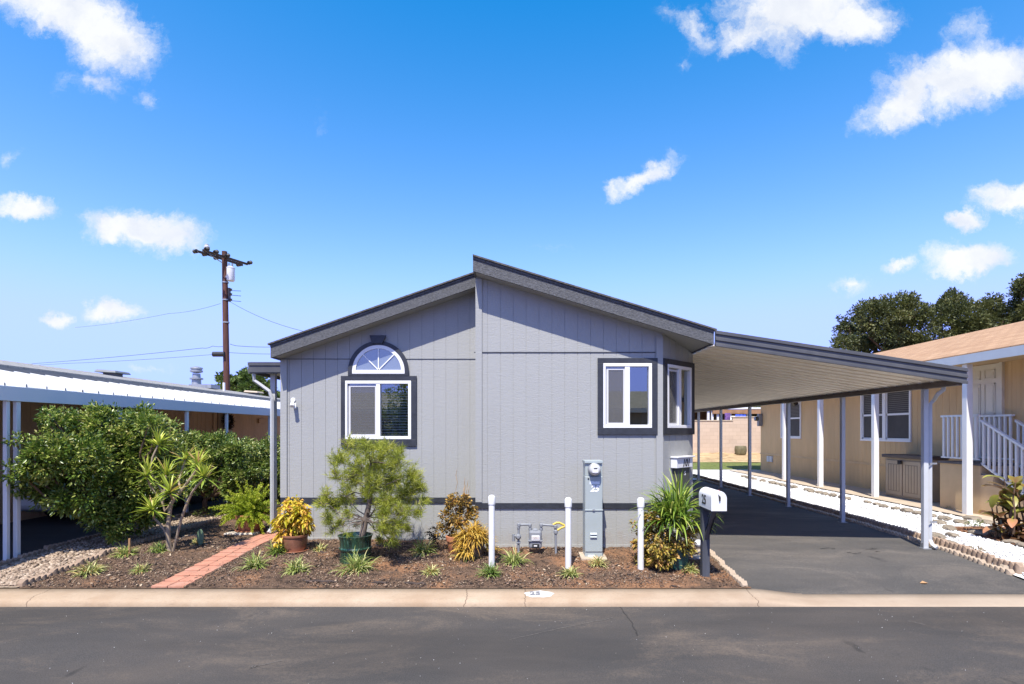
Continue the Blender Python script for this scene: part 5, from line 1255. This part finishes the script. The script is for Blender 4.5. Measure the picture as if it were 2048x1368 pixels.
# ---------------------------------------------------------------- citrus bush
def bush(name, base, lst, Y, dy, n, ll, mat, label, cat, fork_h, group=None, trunk_r=.06, sub=16, extra=None, stem='stem'):
    t = thing(name, base, label, cat, group)
    cl = clp(lst, Y, dy, .88)
    cl2 = [(c+Vector((random.uniform(-.1, .1), d, random.uniform(-.05, .05))), r*.95) for c, r in cl for d in ((-dy*.2, dy*1.6) if dy > .25 else (0,))]
    cl = cl+cl2 if dy > .25 else cl
    pos, d, tn = crown_pts(cl, n, sub, .38)
    d[:, 2] += .15
    tint = np.clip(.17+.42*tn+.55*(rng.random(n)**2)-.06, 0, 1)
    leaf_mesh('foliage', pos, d, rng.uniform(.7, 1.25, n)*ll, rng.uniform(.8, 1.2, n)*ll*.46, M[mat], t, tint, droop=.12)
    fork = Vector(base)+Vector((random.uniform(-.05, .05), 0, fork_h))
    branches(t, Vector(base)-Vector((0, 0, .05)), fork, [c for c, r in cl], trunk_r, M[stem])
    return t
g = G(235, 1085)
bush('citrus_bush', g, [(70, 930, 34), (60, 960, 28), (105, 905, 44), (120, 850, 34), (165, 855, 42), (220, 850, 42), (275, 850, 40), (308, 856, 28), (160, 920, 60), (230, 920, 64), (300, 905, 52), (110, 965, 46), (170, 985, 52), (240, 990, 58), (295, 965, 46), (140, 1005, 26), (205, 1030, 34), (250, 1040, 36), (238, 1062, 20), (285, 1015, 30), (100, 835, 18), (52, 884, 16), (48, 948, 24), (40, 975, 20), (75, 925, 30), (85, 985, 30)], lambda px: 7.3+(px-30)/300*1.15, .28, 38000, .062, 'citrus', 'large rounded citrus bush with glossy leaves before the peach home', 'bush', .28, trunk_r=.085)
g = G(408, 1030)
bush('hedge_shrub', g, [(365, 895, 32), (400, 890, 32), (440, 895, 32), (470, 905, 26), (365, 935, 32), (405, 935, 36), (445, 940, 34), (475, 945, 28), (385, 965, 26), (425, 972, 26), (460, 975, 22), (350, 915, 20)], 10.9, .4, 20000, .074, 'hedge', 'clipped hedge shrub behind the many headed dracaena', 'shrub', .35, trunk_r=.06)
g = G(505, 1010)
bush('hedge_shrub', g, [(485, 905, 26), (515, 900, 26), (545, 905, 26), (490, 935, 28), (520, 935, 28), (550, 940, 28), (500, 965, 26), (530, 968, 26), (555, 975, 22), (478, 925, 18), (515, 985, 22), (545, 990, 20)], 12.9, .35, 16000, .074, 'hedge', 'clipped hedge shrub behind the potted fern and white downspout', 'shrub', .3, trunk_r=.05)
# ---------------------------------------------------------------- many headed dracaena
def dracaena():
    Y = 7.74; b = G(341, 1105); t = thing('dracaena', b, 'multi stemmed dracaena with spiky yellow green heads beside the brick path', 'dracaena')
    H = {'a': (316, 890, .12), 'b': (294, 952, -.1), 'c': (332, 951, .05), 'd': (371, 919, .2), 'e': (396, 930, -.05), 'f': (409, 955, -.25), 'g': (340, 984, -.22), 'h': (304.5, 1020, -.15), 'i': (319, 978, .1)}
    hp = {k: P(x, y, Y+dy) for k, (x, y, dy) in H.items()}
    q = lambda x, y, dy=0.: P(x, y, Y+dy)
    stems = [([q(341, 1108), q(337, 1085), q(336, 1060), q(338, 1035), q(341, 1010), q(350, 994), q(362, 982)], .034, .022), ([q(362, 982), q(380, 958), q(392, 942), hp['e']], .02, .016),
             ([q(341, 1010), q(330, 1022), q(325, 1005), q(328, 985), hp['c']], .02, .014), ([q(337, 1080), q(329, 1060), q(318, 1046), q(308, 1036), hp['h']], .018, .013),
             ([q(346, 1104), q(352, 1080, -.03), q(362, 1040, -.06), q(372, 1012, -.1), q(384, 985, -.15), q(394, 972, -.2), hp['f']], .02, .014),
             ([q(325, 1005), q(312, 985), q(300, 972, -.05), hp['b']], .015, .013), ([q(328, 990), q(318, 970, .05), q(300, 940, .08), q(305, 915, .1), hp['a']], .015, .013),
             ([q(362, 982), q(357, 962, .08), q(364, 940, .15), hp['d']], .015, .012), ([q(345, 1000), hp['g']], .014, .012), ([q(326, 995), hp['i']], .013, .011)]
    for pts, r0, r1 in stems:
        m = MB(); n = len(pts); m.tube(pts, [r0+(r1-r0)*i/(n-1) for i in range(n)], 8); m.build('stem', M['palestem'], t, True)
    for k, c in hp.items():
        n = 46 if k not in 'i' else 26; d = cone_dirs(n, -35, 88); s = .27 if k != 'i' else .18
        base = np.array(c)[None]+np.array([[0, 0, 1.]])*rng.uniform(-.03, .03, n)[:, None]
        el = d[:, 2]; tint = np.clip(.3+.35*el+rng.normal(size=n)*.2+(rng.random(n) < .07)*.5, 0, 1)
        strap_mesh('leaf_head', base, d, rng.uniform(.6, 1.15, n)*s, np.full(n, .026), M['drac'], t, .55, 5, tint)
dracaena()
# ---------------------------------------------------------------- pots
def pot(root, c, prof, mat, soil, name='pot', n=32):
    m = MB(); m.lathe(c, prof, n); o = m.build(name, M[mat], root, True)
    m = MB(); m.lathe(Vector(c)+Vector((0, 0, soil[1])), [(0, 0), (soil[0], 0), (soil[0], .01), (0, .012)], 20); m.build('soil', M['potsoil'], o); return o
# foxtail fern in terracotta
g = G(500, 1064); FT = thing('potted_fern', g, 'bright feathery fern in a terracotta pot at the end of the brick path', 'potted plant')
pot(FT, g+Vector((0, 0, .03)), [(.15, 0), (.17, .02), (.205, .2), (.225, .2), (.228, .27), (.2, .275), (.195, .22)], 'terra', (.195, .215))
m = MB(); m.lathe(g, [(.19, 0), (.225, .035), (.23, .05), (.21, .05), (.19, .03)], 32); m.build('saucer', M['terra'], FT, True)
m = MB(); m.box(g.x-.3, g.x+.22, g.y-.28, g.y-.1, g.z-.05, g.z+.03); o = m.build('stepping_stone', M['palerock'], bev=.02, loc=(g.x, g.y-.2, g.z)); tag(o, 'rough tan stone block before the terracotta fern pot', 'stone')
def fern(root, c, n, L, mat):
    d0 = cone_dirs(n, 5, 85); cur = np.tile(np.array(c), (n, 1)); d = d0.copy(); ln = L*rng.uniform(.6, 1.1, n); K = 22
    Ps, Ds, Ts, Ls = [], [], [], []
    for k in range(K):
        s = k/K
        cur = cur+d*(ln/K)[:, None]; d = nrm(d+np.array([[0, 0, -1]])*(.06*(.4+s))+rng.normal(size=(n, 3))*.03)
        if s > .12:
            for r in range(11):
                e = nrm(np.cross(d, rdir(n))+d*.55); Ps.append(cur-d*(ln/K)[:, None]*rng.random(n)[:, None]); Ds.append(e); Ts.append(np.clip(.25+.5*s+rng.normal(size=n)*.16, 0, 1)); Ls.append(np.full(n, .062*(1.15-s*.7)))
    pos, dd, tt, ll = np.concatenate(Ps), np.concatenate(Ds), np.concatenate(Ts), np.concatenate(Ls)
    leaf_mesh('fronds', pos, dd, ll*rng.uniform(.7, 1.2, len(ll)), np.full(len(ll), .012), M[mat], root, tt)
fern(FT, g+Vector((0, 0, .24)), 105, .62, 'fern')
# yellow coleus in a brown glazed pot
def bigleaf(root, clumps, n, ll, mat, droop=.35, name='foliage', up=.1, wd=.55, sub=16):
    pos, d, tn = crown_pts(clumps, n, sub, .4); d[:, 2] = d[:, 2]*.6+up
    tint = np.clip(.15+.5*tn+.5*rng.random(n)-.12, 0, 1)
    return leaf_mesh(name, pos, d, ll*rng.uniform(.6, 1.25, n), ll*wd*rng.uniform(.8, 1.2, n), M[mat], root, tint, droop=droop)
g = G(590, 1102); CY_ = thing('potted_coleus', g, 'yellow leaved coleus in a brown glazed pot beside the grey wall corner', 'potted plant')
pot(CY_, g, [(.12, 0), (.135, .01), (.165, .12), (.17, .2), (.185, .215), (.185, .235), (.165, .24), (.15, .21)], 'brownpot', (.15, .2))
m = MB(); m.lathe(g-Vector((0, 0, .005)), [(.15, 0), (.19, .02), (.19, .03), (.15, .02)], 28); m.build('saucer', M['terra'], CY_, True)
cl = clp([(588, 1008, 14), (575, 1025, 17), (603, 1025, 15), (567, 1045, 16), (590, 1045, 20), (610, 1042, 14), (562, 1062, 12), (580, 1066, 12), (612, 1060, 10), (568, 1082, 12), (578, 1088, 8), (590, 1030, 18)], g.y, .08)
bigleaf(CY_, cl, 1500, .075, 'coleusy', .5, up=0.)
branches(CY_, g+Vector((0, 0, .2)), g+Vector((0, 0, .3)), [c for c, r in cl], .012, M['stem'], 'stems')
# pine-like tree in a green drum pot
g = G(711, 1122); PT = thing('potted_pine', g, 'airy yellow green pine in a glossy dark green drum pot', 'potted tree')
pot(PT, g, [(.195, 0), (.205, .01), (.2, .06), (.198, .15), (.212, .165), (.214, .185), (.2, .2), (.202, .28), (.22, .335), (.226, .35), (.205, .352), (.19, .31)], 'gpot', (.19, .29), n=40)
PY = g.y
pl = [(700, 893, 22), (735, 895, 24), (770, 895, 24), (800, 893, 14), (678, 920, 22), (715, 930, 28), (755, 930, 30), (790, 925, 26), (668, 950, 18), (700, 958, 24), (745, 962, 28), (790, 958, 30), (830, 950, 24), (848, 975, 16), (655, 985, 14), (690, 990, 22), (735, 990, 24), (780, 992, 28), (820, 985, 28), (848, 1000, 14), (640, 1003, 14), (665, 1012, 20), (700, 1020, 18), (770, 1025, 24), (805, 1020, 26), (835, 1020, 16), (650, 1035, 16), (680, 1045, 16), (665, 1062, 10), (765, 1052, 20), (795, 1055, 22), (785, 1080, 14), (760, 1078, 10), (820, 1050, 12), (690, 1065, 7), (710, 1050, 9)]
cl = []
for px, py, r in pl:
    for _ in range(2):
        y = PY+random.uniform(-.45, .45)*(1 if abs(px-740) < 70 else .6); cl.append((P(px+random.uniform(-6, 6), py+random.uniform(-5, 5), y), r*y/F*.95))
def pine(root, cl, ntuft, nn, L):
    w = np.array([r*r for c, r in cl]); w = w/w.sum(); C = np.array([list(c) for c, r in cl]); Rr = np.array([r for c, r in cl])
    i = rng.choice(len(cl), ntuft, p=w); d = rdir(ntuft); pos = C[i]+d*(Rr[i]*rng.random(ntuft)**.5)[:, None]
    ax_ = nrm(d*.6+np.array([[0, 0, .5]])+(C[i]-np.array(P(738, 1000, PY)))*.6+rng.normal(size=(ntuft, 3))*.3)
    pos = np.repeat(pos, nn, 0); ax2 = np.repeat(ax_, nn, 0); N = len(pos)
    t = rng.random(N); st = pos-ax2*(t*.10)[:, None]
    dd = nrm(ax2*.75+rdir(N)*.75); ln = L*rng.uniform(.6, 1.15, N)
    s = nrm(np.cross(dd, rdir(N)))*.0024
    V = np.stack([st-s, st+s, st+dd*ln[:, None]*.6+s*.8+np.array([[0, 0, -.003]]), st+dd*ln[:, None]-np.array([[0, 0, .008]]), ], 1).reshape(-1, 3)
    Q = (np.arange(N)*4)[:, None]+np.array([[0, 1, 2, 3]])
    tn = np.repeat(np.clip(.15+.7*rng.random(ntuft), 0, 1), nn); tt = np.clip(tn+rng.normal(size=N)*.12, 0, 1)
    mesh_np('needles', V, Q, M['pine'], root, {'tint': np.repeat(tt, 4)})
pine(PT, cl, 1150, 24, .105)
tr = [P(722, 1090, PY), P(726, 1065, PY), P(731, 1040, PY), P(738, 1010, PY+.02), P(741, 985, PY), P(737, 955, PY-.03), P(742, 925, PY), P(748, 900, PY)]
m = MB(); m.tube(tr, [.05, .042, .038, .033, .026, .02, .014, .008], 10)
for c, r in cl[::2]:
    k = max(2, min(6, int((1075-((CAMZ-c.z)/c.y*F+CY))/28)+random.randint(-1, 1)))
    m.tube(wander(tr[k], c, 5, .07), [.011, .009, .007, .005, .004, .002], 5, False)
    for _ in range(6):
        e = c+Vector(list(rdir(1)[0]*r*1.1)); m.tube(wander(c, e, 3, .12), [.0035, .003, .0025, .0015], 4, False)
m.build('trunk', M['barkgrey'], PT, True)
# rust leaved plant in tall terracotta pot
g = G(913, 1104); g.y = 7.66; RP = thing('potted_croton', g, 'rust leaved plant rising from a tilted terracotta pot at the wall step', 'potted plant')
pot(RP, g+Vector((0, 0, -.01)), [(.085, 0), (.095, .01), (.125, .19), (.14, .19), (.143, .25), (.122, .255), (.115, .22)], 'terra', (.115, .215))
cl = clp([(915, 998, 13), (900, 1005, 10), (930, 1003, 12), (910, 1018, 15), (935, 1018, 13), (948, 1020, 9), (905, 1035, 14), (925, 1035, 14), (945, 1030, 8), (889, 1030, 9), (890, 1048, 11), (905, 1052, 12), (925, 1050, 10), (882, 1060, 9)], 7.66, .09)
bigleaf(RP, cl, 1700, .05, 'croton', .2, up=.15)
branches(RP, g+Vector((0, 0, .2)), g+Vector((0, 0, .42)), [c for c, r in cl], .012, M['stem'], 'stems')
m = MB()
for px, py, b in ((914, 938, 912), (932, 968, 926), (936, 960, 930), (928, 975, 924), (930, 955, 928), (939, 972, 934)): m.tube(wander(P(b, 1010, 7.66), P(px, py, 7.68), 5, .03), [.004, .004, .003, .004, .005, .002], 5)
m.build('dry_stalks', M['dry'], RP)
g2 = G(870, 1084); DP = thing('dark_leaved_plant', g2, 'small dark leaved sprig at the wall left of the terracotta pot', 'plant')
cl = clp([(866, 1062, 9), (875, 1068, 10), (868, 1076, 9), (880, 1078, 9)], 7.95, .06)
M['darkleaf'] = leafmat('dark_bronze_leaf', [(0, (.012, .01, .008)), (.7, (.045, .035, .02)), (1, (.12, .07, .04))], .5, .1)
bigleaf(DP, cl, 170, .05, 'darkleaf', .2); branches(DP, g2, g2+Vector((0, 0, .08)), [c for c, r in cl]+[P(860, 1040, 7.95)], .006, M['stem'], 'stems')
# golden drooping mound
g = G(948, 1108); g.y = 7.5; GMD = thing('golden_mound', g, 'drooping golden orange mound plant left of the first bollard', 'plant')
n = 1050; a = rng.random(n)*2*np.pi; rr = rng.random(n)**.5*(1+.25*np.sin(a*3+1))
bs = np.stack([g.x+.2*rr*np.cos(a), g.y+.17*rr*np.sin(a), g.z+.08+.3*np.sqrt(np.clip(1-rr**2, 0, 1))*rng.uniform(.5, 1, n)], 1)
d = nrm(np.stack([np.cos(a)*rr, np.sin(a)*rr, .4+rng.normal(size=n)*.35], 1)+rng.normal(size=(n, 3))*.5)
strap_mesh('foliage', bs, d, rng.uniform(.07, .24, n), rng.uniform(.009, .018, n), M['orange'], GMD, 3.0, 4, np.clip(rng.normal(.5, .25, n), 0, 1))
m = MB(); m.lathe(g, [(.12, 0), (.15, .15), (.1, .28), (0, .33)], 12); m.build('stems', M['stem'], GMD, True)
# teal pot with spider dracaena and bronze coleus
g = G(1355, 1137); TP = thing('potted_spike_plant', g, 'fountain of green strap leaves over bronze coleus in a teal pot', 'potted plant')
pot(TP, g, [(.1, 0), (.115, .01), (.145, .18), (.15, .24), (.165, .245), (.165, .27), (.145, .275), (.135, .23)], 'teal', (.135, .235))
for px, py, dy, n, L in ((1340, 1040, .1, 115, .6), (1357, 1030, .15, 105, .62), (1328, 1045, .1, 80, .48), (1364, 1055, -.05, 70, .55)):
    c = P(px, py, g.y+dy); d = cone_dirs(n, 5, 86); bs = np.array(c)[None]+rng.normal(size=(n, 3))*.025
    strap_mesh('strap_leaves', bs, d, rng.uniform(.55, 1.1, n)*L, np.full(n, .024), M['spider'], TP, 1.9, 8)
    m = MB(); m.tube(wander(g+Vector((0, 0, .2)), c, 4, .03), .014, 6); m.build('cane', M['palestem'], TP)
cl = clp([(1300, 1035, 15), (1290, 1060, 14), (1312, 1060, 16), (1282, 1085, 13), (1300, 1085, 18), (1325, 1080, 18), (1345, 1085, 16), (1368, 1080, 16), (1384, 1068, 9), (1390, 1055, 8), (1300, 1110, 18), (1322, 1110, 17), (1288, 1120, 13), (1310, 1130, 14), (1340, 1105, 12), (1375, 1098, 9), (1330, 1128, 10), (1372, 1062, 9)], g.y+.1, .08)
cl += clp([(1318, 1118, 13), (1330, 1122, 12), (1342, 1112, 11), (1320, 1098, 14), (1358, 1098, 11), (1376, 1092, 10)], g.y-.17, .05)
bigleaf(TP, cl, 4300, .056, 'coleusb', .3, 'coleus_foliage', sub=20)
branches(TP, g+Vector((-.12, 0, .0)), g+Vector((-.1, 0, .25)), [c for c, r in cl], .01, M['stem'], 'stems')
cl = clp([(1268, 1045, 6), (1267, 1090, 7), (1270, 1062, 5)], 7.3, .03)
bigleaf(TP, cl, 60, .05, 'coleusb', .2)
# variegated liriope clumps
def clump(px, py, r, label, yellow=0., name='liriope'):
    g = G(px, py); g.z += .005; t = thing(name, g, label, 'grass clump', 'variegated grass clumps in the front bed')
    n = int(80+r*3); d = cone_dirs(n, 5, 78); R_ = r*g.y/F
    bs = np.array(g)[None]+np.concatenate([rng.normal(size=(n, 2))*R_*.22, np.zeros((n, 1))], 1)
    tint = np.clip(.42+yellow+rng.normal(size=n)*.24, 0, 1)
    strap_mesh('blades', bs, d, rng.uniform(.6, 1.2, n)*R_*1.35, np.full(n, .013), M['lirio'], t, 2.1, 5, tint)
    m = MB(); m.lathe(g-Vector((0, 0, .02)), [(R_*.25, 0), (R_*.3, .02), (R_*.1, .05)], 10); m.build('crown', M['dry'], t)
    return t
for a in [(180, 1148, 24, 'yellowish grass clump nearest the left edging and the curb', .3), (250, 1112, 20, 'grass clump beside the short wooden stake', .15), (282, 1146, 15, 'sparse grass clump with tall dry stalks left of the brick path', .25),
          (318, 1104, 18, 'dull grass clump at the foot of the dracaena', -.1), (511, 1135, 24, 'grass clump just right of the brick path near the curb', .1), (556, 1108, 22, 'green grass clump below the brown glazed pot', -.1),
          (592, 1144, 24, 'grass clump between the brown pot and the green drum pot near the curb', .15), (640, 1102, 13, 'small yellow grass clump right of the brown glazed pot', .4), (716, 1142, 32, 'largest grass clump directly before the green drum pot', .1),
          (848, 1107, 26, 'pale edged grass clump under the right side of the potted pine', .1), (862, 1148, 17, 'yellow cream grass clump near the curb below the rust leaved plant', .4), (931, 1117, 22, 'grass clump below the terracotta pot at the wall step', .05),
          (981, 1152, 22, 'dense green grass clump at the foot of the leftmost bollard', -.15), (1030, 1128, 25, 'tall drooping grass clump left of the gas meter', .15), (1140, 1153, 18, 'narrow grass clump at the foot of the middle bollard', .25),
          (1196, 1132, 18, 'yellowish grass clump in front of the meter pedestal', .4), (1380, 1144, 16, 'small yellow grass clump left of the mailbox post', .3), (395, 1088, 10, 'tiny yellow tuft between the dracaena and the brick path', .3)]: clump(*a)
m = MB(); g = G(259, 1112); m.tube([g, g+Vector((.0, 0, .24))], .014, 6); o = m.build('wooden_stake', paint('stake', (.36, .2, .09), .8), loc=g); tag(o, 'short wooden stake in the left bed', 'stake')
for k, (px, py, tx, ty) in enumerate(((278, 1142, 284, 1096), (287, 1143, 301, 1099), (274, 1140, 272, 1110))):
    m = MB(); a = G(px, py); m.tube(wander(a, P(tx, ty, a.y), 4, .03), [.005, .004, .004, .004, .003], 5); o = m.build('dry_stalk', M['dry'], loc=a); tag(o, ('dry stalk standing upright in the left bed', 'dry stalk leaning right in the left bed', 'shortest dry stalk in the left bed')[k], 'dry stalk')
# prickly pear pad beside the path
g = G(398, 1092); PP = thing('prickly_pear', g, 'single grey green cactus pad beside the brick path', 'cactus')
m = MB(); c = g+Vector((.02, 0, .13)); pts = [c+Vector((.05*math.cos(2*math.pi*k/20), -.012, .12*math.sin(2*math.pi*k/20))) for k in range(20)]; m.prism(pts, (0, .025, 0)); m.build('pad', paint('cactus', (.1, .16, .09), .6, .2, 20), PP, bev=.01)
m = MB(); m.tube([g+Vector((-.33, -.03, .06)), g+Vector((-.2, 0, .15)), g+Vector((-.05, 0, .16)), g+Vector((.01, 0, .12))], .009, 6); m.build('stem', M['palestem'], PP)
g = G(455, 1030); LP = thing('low_groundcover', g, 'low leafy weeds behind the potted fern under the hedge', 'weeds')
cl = [(g+Vector((random.uniform(-.5, .35), random.uniform(-.4, .4), .06)), .12) for _ in range(9)]
bigleaf(LP, cl, 420, .05, 'hedge', .1)
# canna on the right
g = G(2022, 1082, zd); CN = thing('canna_plant', g, 'bronze and green broad leaved canna at the right beside the porch steps', 'canna')
def broad(root, base, d, L, W, tint, name='leaf', mat='canna'):
    K = 7; cur = Vector(base); d = Vector(d).normalized(); side = d.cross(Vector((0, 0, 1))); side = side.normalized() if side.length > .05 else Vector((1, 0, 0))
    V = []; T = []
    for k in range(K+1):
        s = k/K; w = W*.5*math.sin(math.pi*min(.98, s*.92+.06))**.75; up = side.cross(d)
        V += [cur-side*w+up*w*.35, cur, cur+side*w+up*w*.35]
        cur = cur+d*(L/K); d = (d+Vector((0, 0, -.17*(.4+s)))+Vector([random.uniform(-.05, .05) for _ in range(3)])).normalized()
    Q = []
    for k in range(K):
        a = 3*k; Q += [(a, a+1, a+4, a+3), (a+1, a+2, a+5, a+4)]
    tt = np.clip(tint+np.array([(.08, -.06, .08)[i % 3]+.15*(i//3)/K for i in range(len(V))]), 0, 1)
    return mesh_np(name, np.array([list(v) for v in V]), np.array(Q), M[mat], root, {'tint': tt}, smooth=True)
for k in range(15):
    b = g+Vector((random.uniform(-.2, .3), random.uniform(-.2, .2), 0)); h = random.uniform(.5, 1.02); tx = b+Vector((random.uniform(-.15, .15), random.uniform(-.1, .1), h))
    m = MB(); m.tube(wander(b, tx, 4, .03), [.018, .016, .014, .012, .008], 7); m.build('stalk', M['stem'], CN, True)
    for j in range(5):
        z = .2+.8*j/4; p = b.lerp(tx, z); a = random.random()*6.28
        el = random.uniform(.2, 1.6) if j > 1 else random.uniform(-.4, .7)
        t = random.choice([.05, .2, .35, .5, .6, .72]) if j > 1 else random.choice([.02, .15, .3, .3, .95])
        broad(CN, p, (math.cos(a), math.sin(a), el), random.uniform(.24, .38), random.uniform(.11, .18), t)
g = G(1962, 1068, zd)
def weeds(px, py, r, label, mat='hedge', n=160, ll=.03):
    g = G(px, py, zd); g.z += .045; t = thing('weed_tuft', g, label, 'weeds'); R_ = r*g.y/F
    cl = [(g+Vector((random.uniform(-1, 1)*R_, random.uniform(-.4, .4)*R_, .02)), R_*.4) for _ in range(6)]
    bigleaf(t, cl, n, ll, mat, .1)
weeds(1942, 1056, 20, 'dry green weeds among the stones before the white porch post')
weeds(1950, 1110, 16, 'low weeds growing over the scalloped edging', 'croton')
weeds(1905, 1022, 14, 'green weeds at the foot of the tan porch wall')
weeds(1800, 997, 12, 'small weeds along the slab beside the storage box')
# ---------------------------------------------------------------- trees beyond
def tree(name, base, clumps, n, ll, mat, label, trunk_r, fork_h, sub=18, group=None, subr=.36):
    t = thing(name, base, label, 'tree', group)
    pos, d, tn = crown_pts(clumps, n, sub, subr); d[:, 2] += .2
    tint = np.clip(.1+.4*tn+.45*rng.random(n), 0, 1)
    leaf_mesh('crown', pos, d, ll*rng.uniform(.6, 1.3, n), ll*.6*rng.uniform(.7, 1.3, n), M[mat], t, tint)
    branches(t, Vector(base), Vector(base)+Vector((0, 0, fork_h)), [c for c, r in clumps], trunk_r, M['stem'], k=.06)
    return t
def tcl(lst, Y, dy, extra=1):
    out = []
    for px, py, r in lst:
        for _ in range(1+extra):
            y = Y+random.uniform(-dy, dy); out.append((P(px+random.uniform(-.2, .2)*r, py+random.uniform(-.2, .2)*r, y), r*Y/F*random.uniform(.8, 1.05)))
    return out
tree('oak_tree', Vector((pxu(1765, 40), 40, 0)), tcl([(1735, 628, 30), (1700, 655, 26), (1690, 690, 24), (1730, 670, 36), (1770, 640, 40), (1800, 618, 28), (1775, 690, 38), (1815, 660, 38), (1720, 700, 30), (1835, 625, 24), (1840, 700, 40), (1790, 720, 30), (1820, 600, 14), (1745, 612, 14)], 40, 3), 36000, .17, 'oak', 'dark oak at the left end of the tree row behind the brown roof', .35, 4, group=None)
tree('oak_tree', Vector((pxu(1915, 41), 41, 0)), tcl([(1880, 625, 30), (1910, 610, 26), (1900, 655, 38), (1940, 640, 34), (1970, 625, 28), (1990, 610, 22), (1935, 680, 34), (1980, 660, 34), (2010, 640, 30), (1870, 680, 34), (1905, 597, 12), (2030, 630, 24), (1960, 690, 30)], 41, 3), 34000, .17, 'oak', 'middle oak of the dark tree row with sky gaps on its left', .35, 4)
tree('oak_tree', Vector((pxu(2075, 39), 39, 0)), tcl([(2045, 570, 20), (2060, 600, 28), (2050, 560, 14), (2085, 570, 34), (2070, 640, 34), (2110, 620, 40), (2120, 570, 34), (2140, 660, 40), (2080, 540, 22)], 39, 2.5), 22000, .17, 'oak', 'tallest oak rising at the right edge of the photograph', .4, 4.5)
tree('leafy_tree', Vector((pxu(500, 36), 36, 0)), tcl([(450, 765, 16), (470, 770, 18), (495, 758, 18), (515, 765, 18), (505, 785, 22), (475, 790, 20), (535, 785, 20), (445, 785, 14), (508, 748, 10), (545, 800, 20), (485, 752, 8)], 36, 1.5), 9000, .2, 'tree2', 'green leafy tree behind the utility pole and peach roof', .2, 2.2)
tree('leafy_tree', Vector((pxu(1510, 33), 33, .4)), tcl([(1505, 820, 14), (1520, 830, 16), (1500, 835, 12), (1530, 815, 14)], 33, .5), 1800, .14, 'oak', 'brownish green shrub showing above the high end of the block wall', .1, 1.3)
tree('leafy_tree', Vector((-5.3, -7.5, -.2)), [(Vector((-5.3, -7.5, 3.0)), .7), (Vector((-5.0, -7.4, 3.6)), .55), (Vector((-5.6, -7.6, 2.4)), .8), (Vector((-4.8, -7.5, 2.5)), .8), (Vector((-5.2, -7.3, 2.0)), .8)], 3500, .12, 'hedge', 'round tree across the street mirrored in the arched window unit', .1, 1.6)
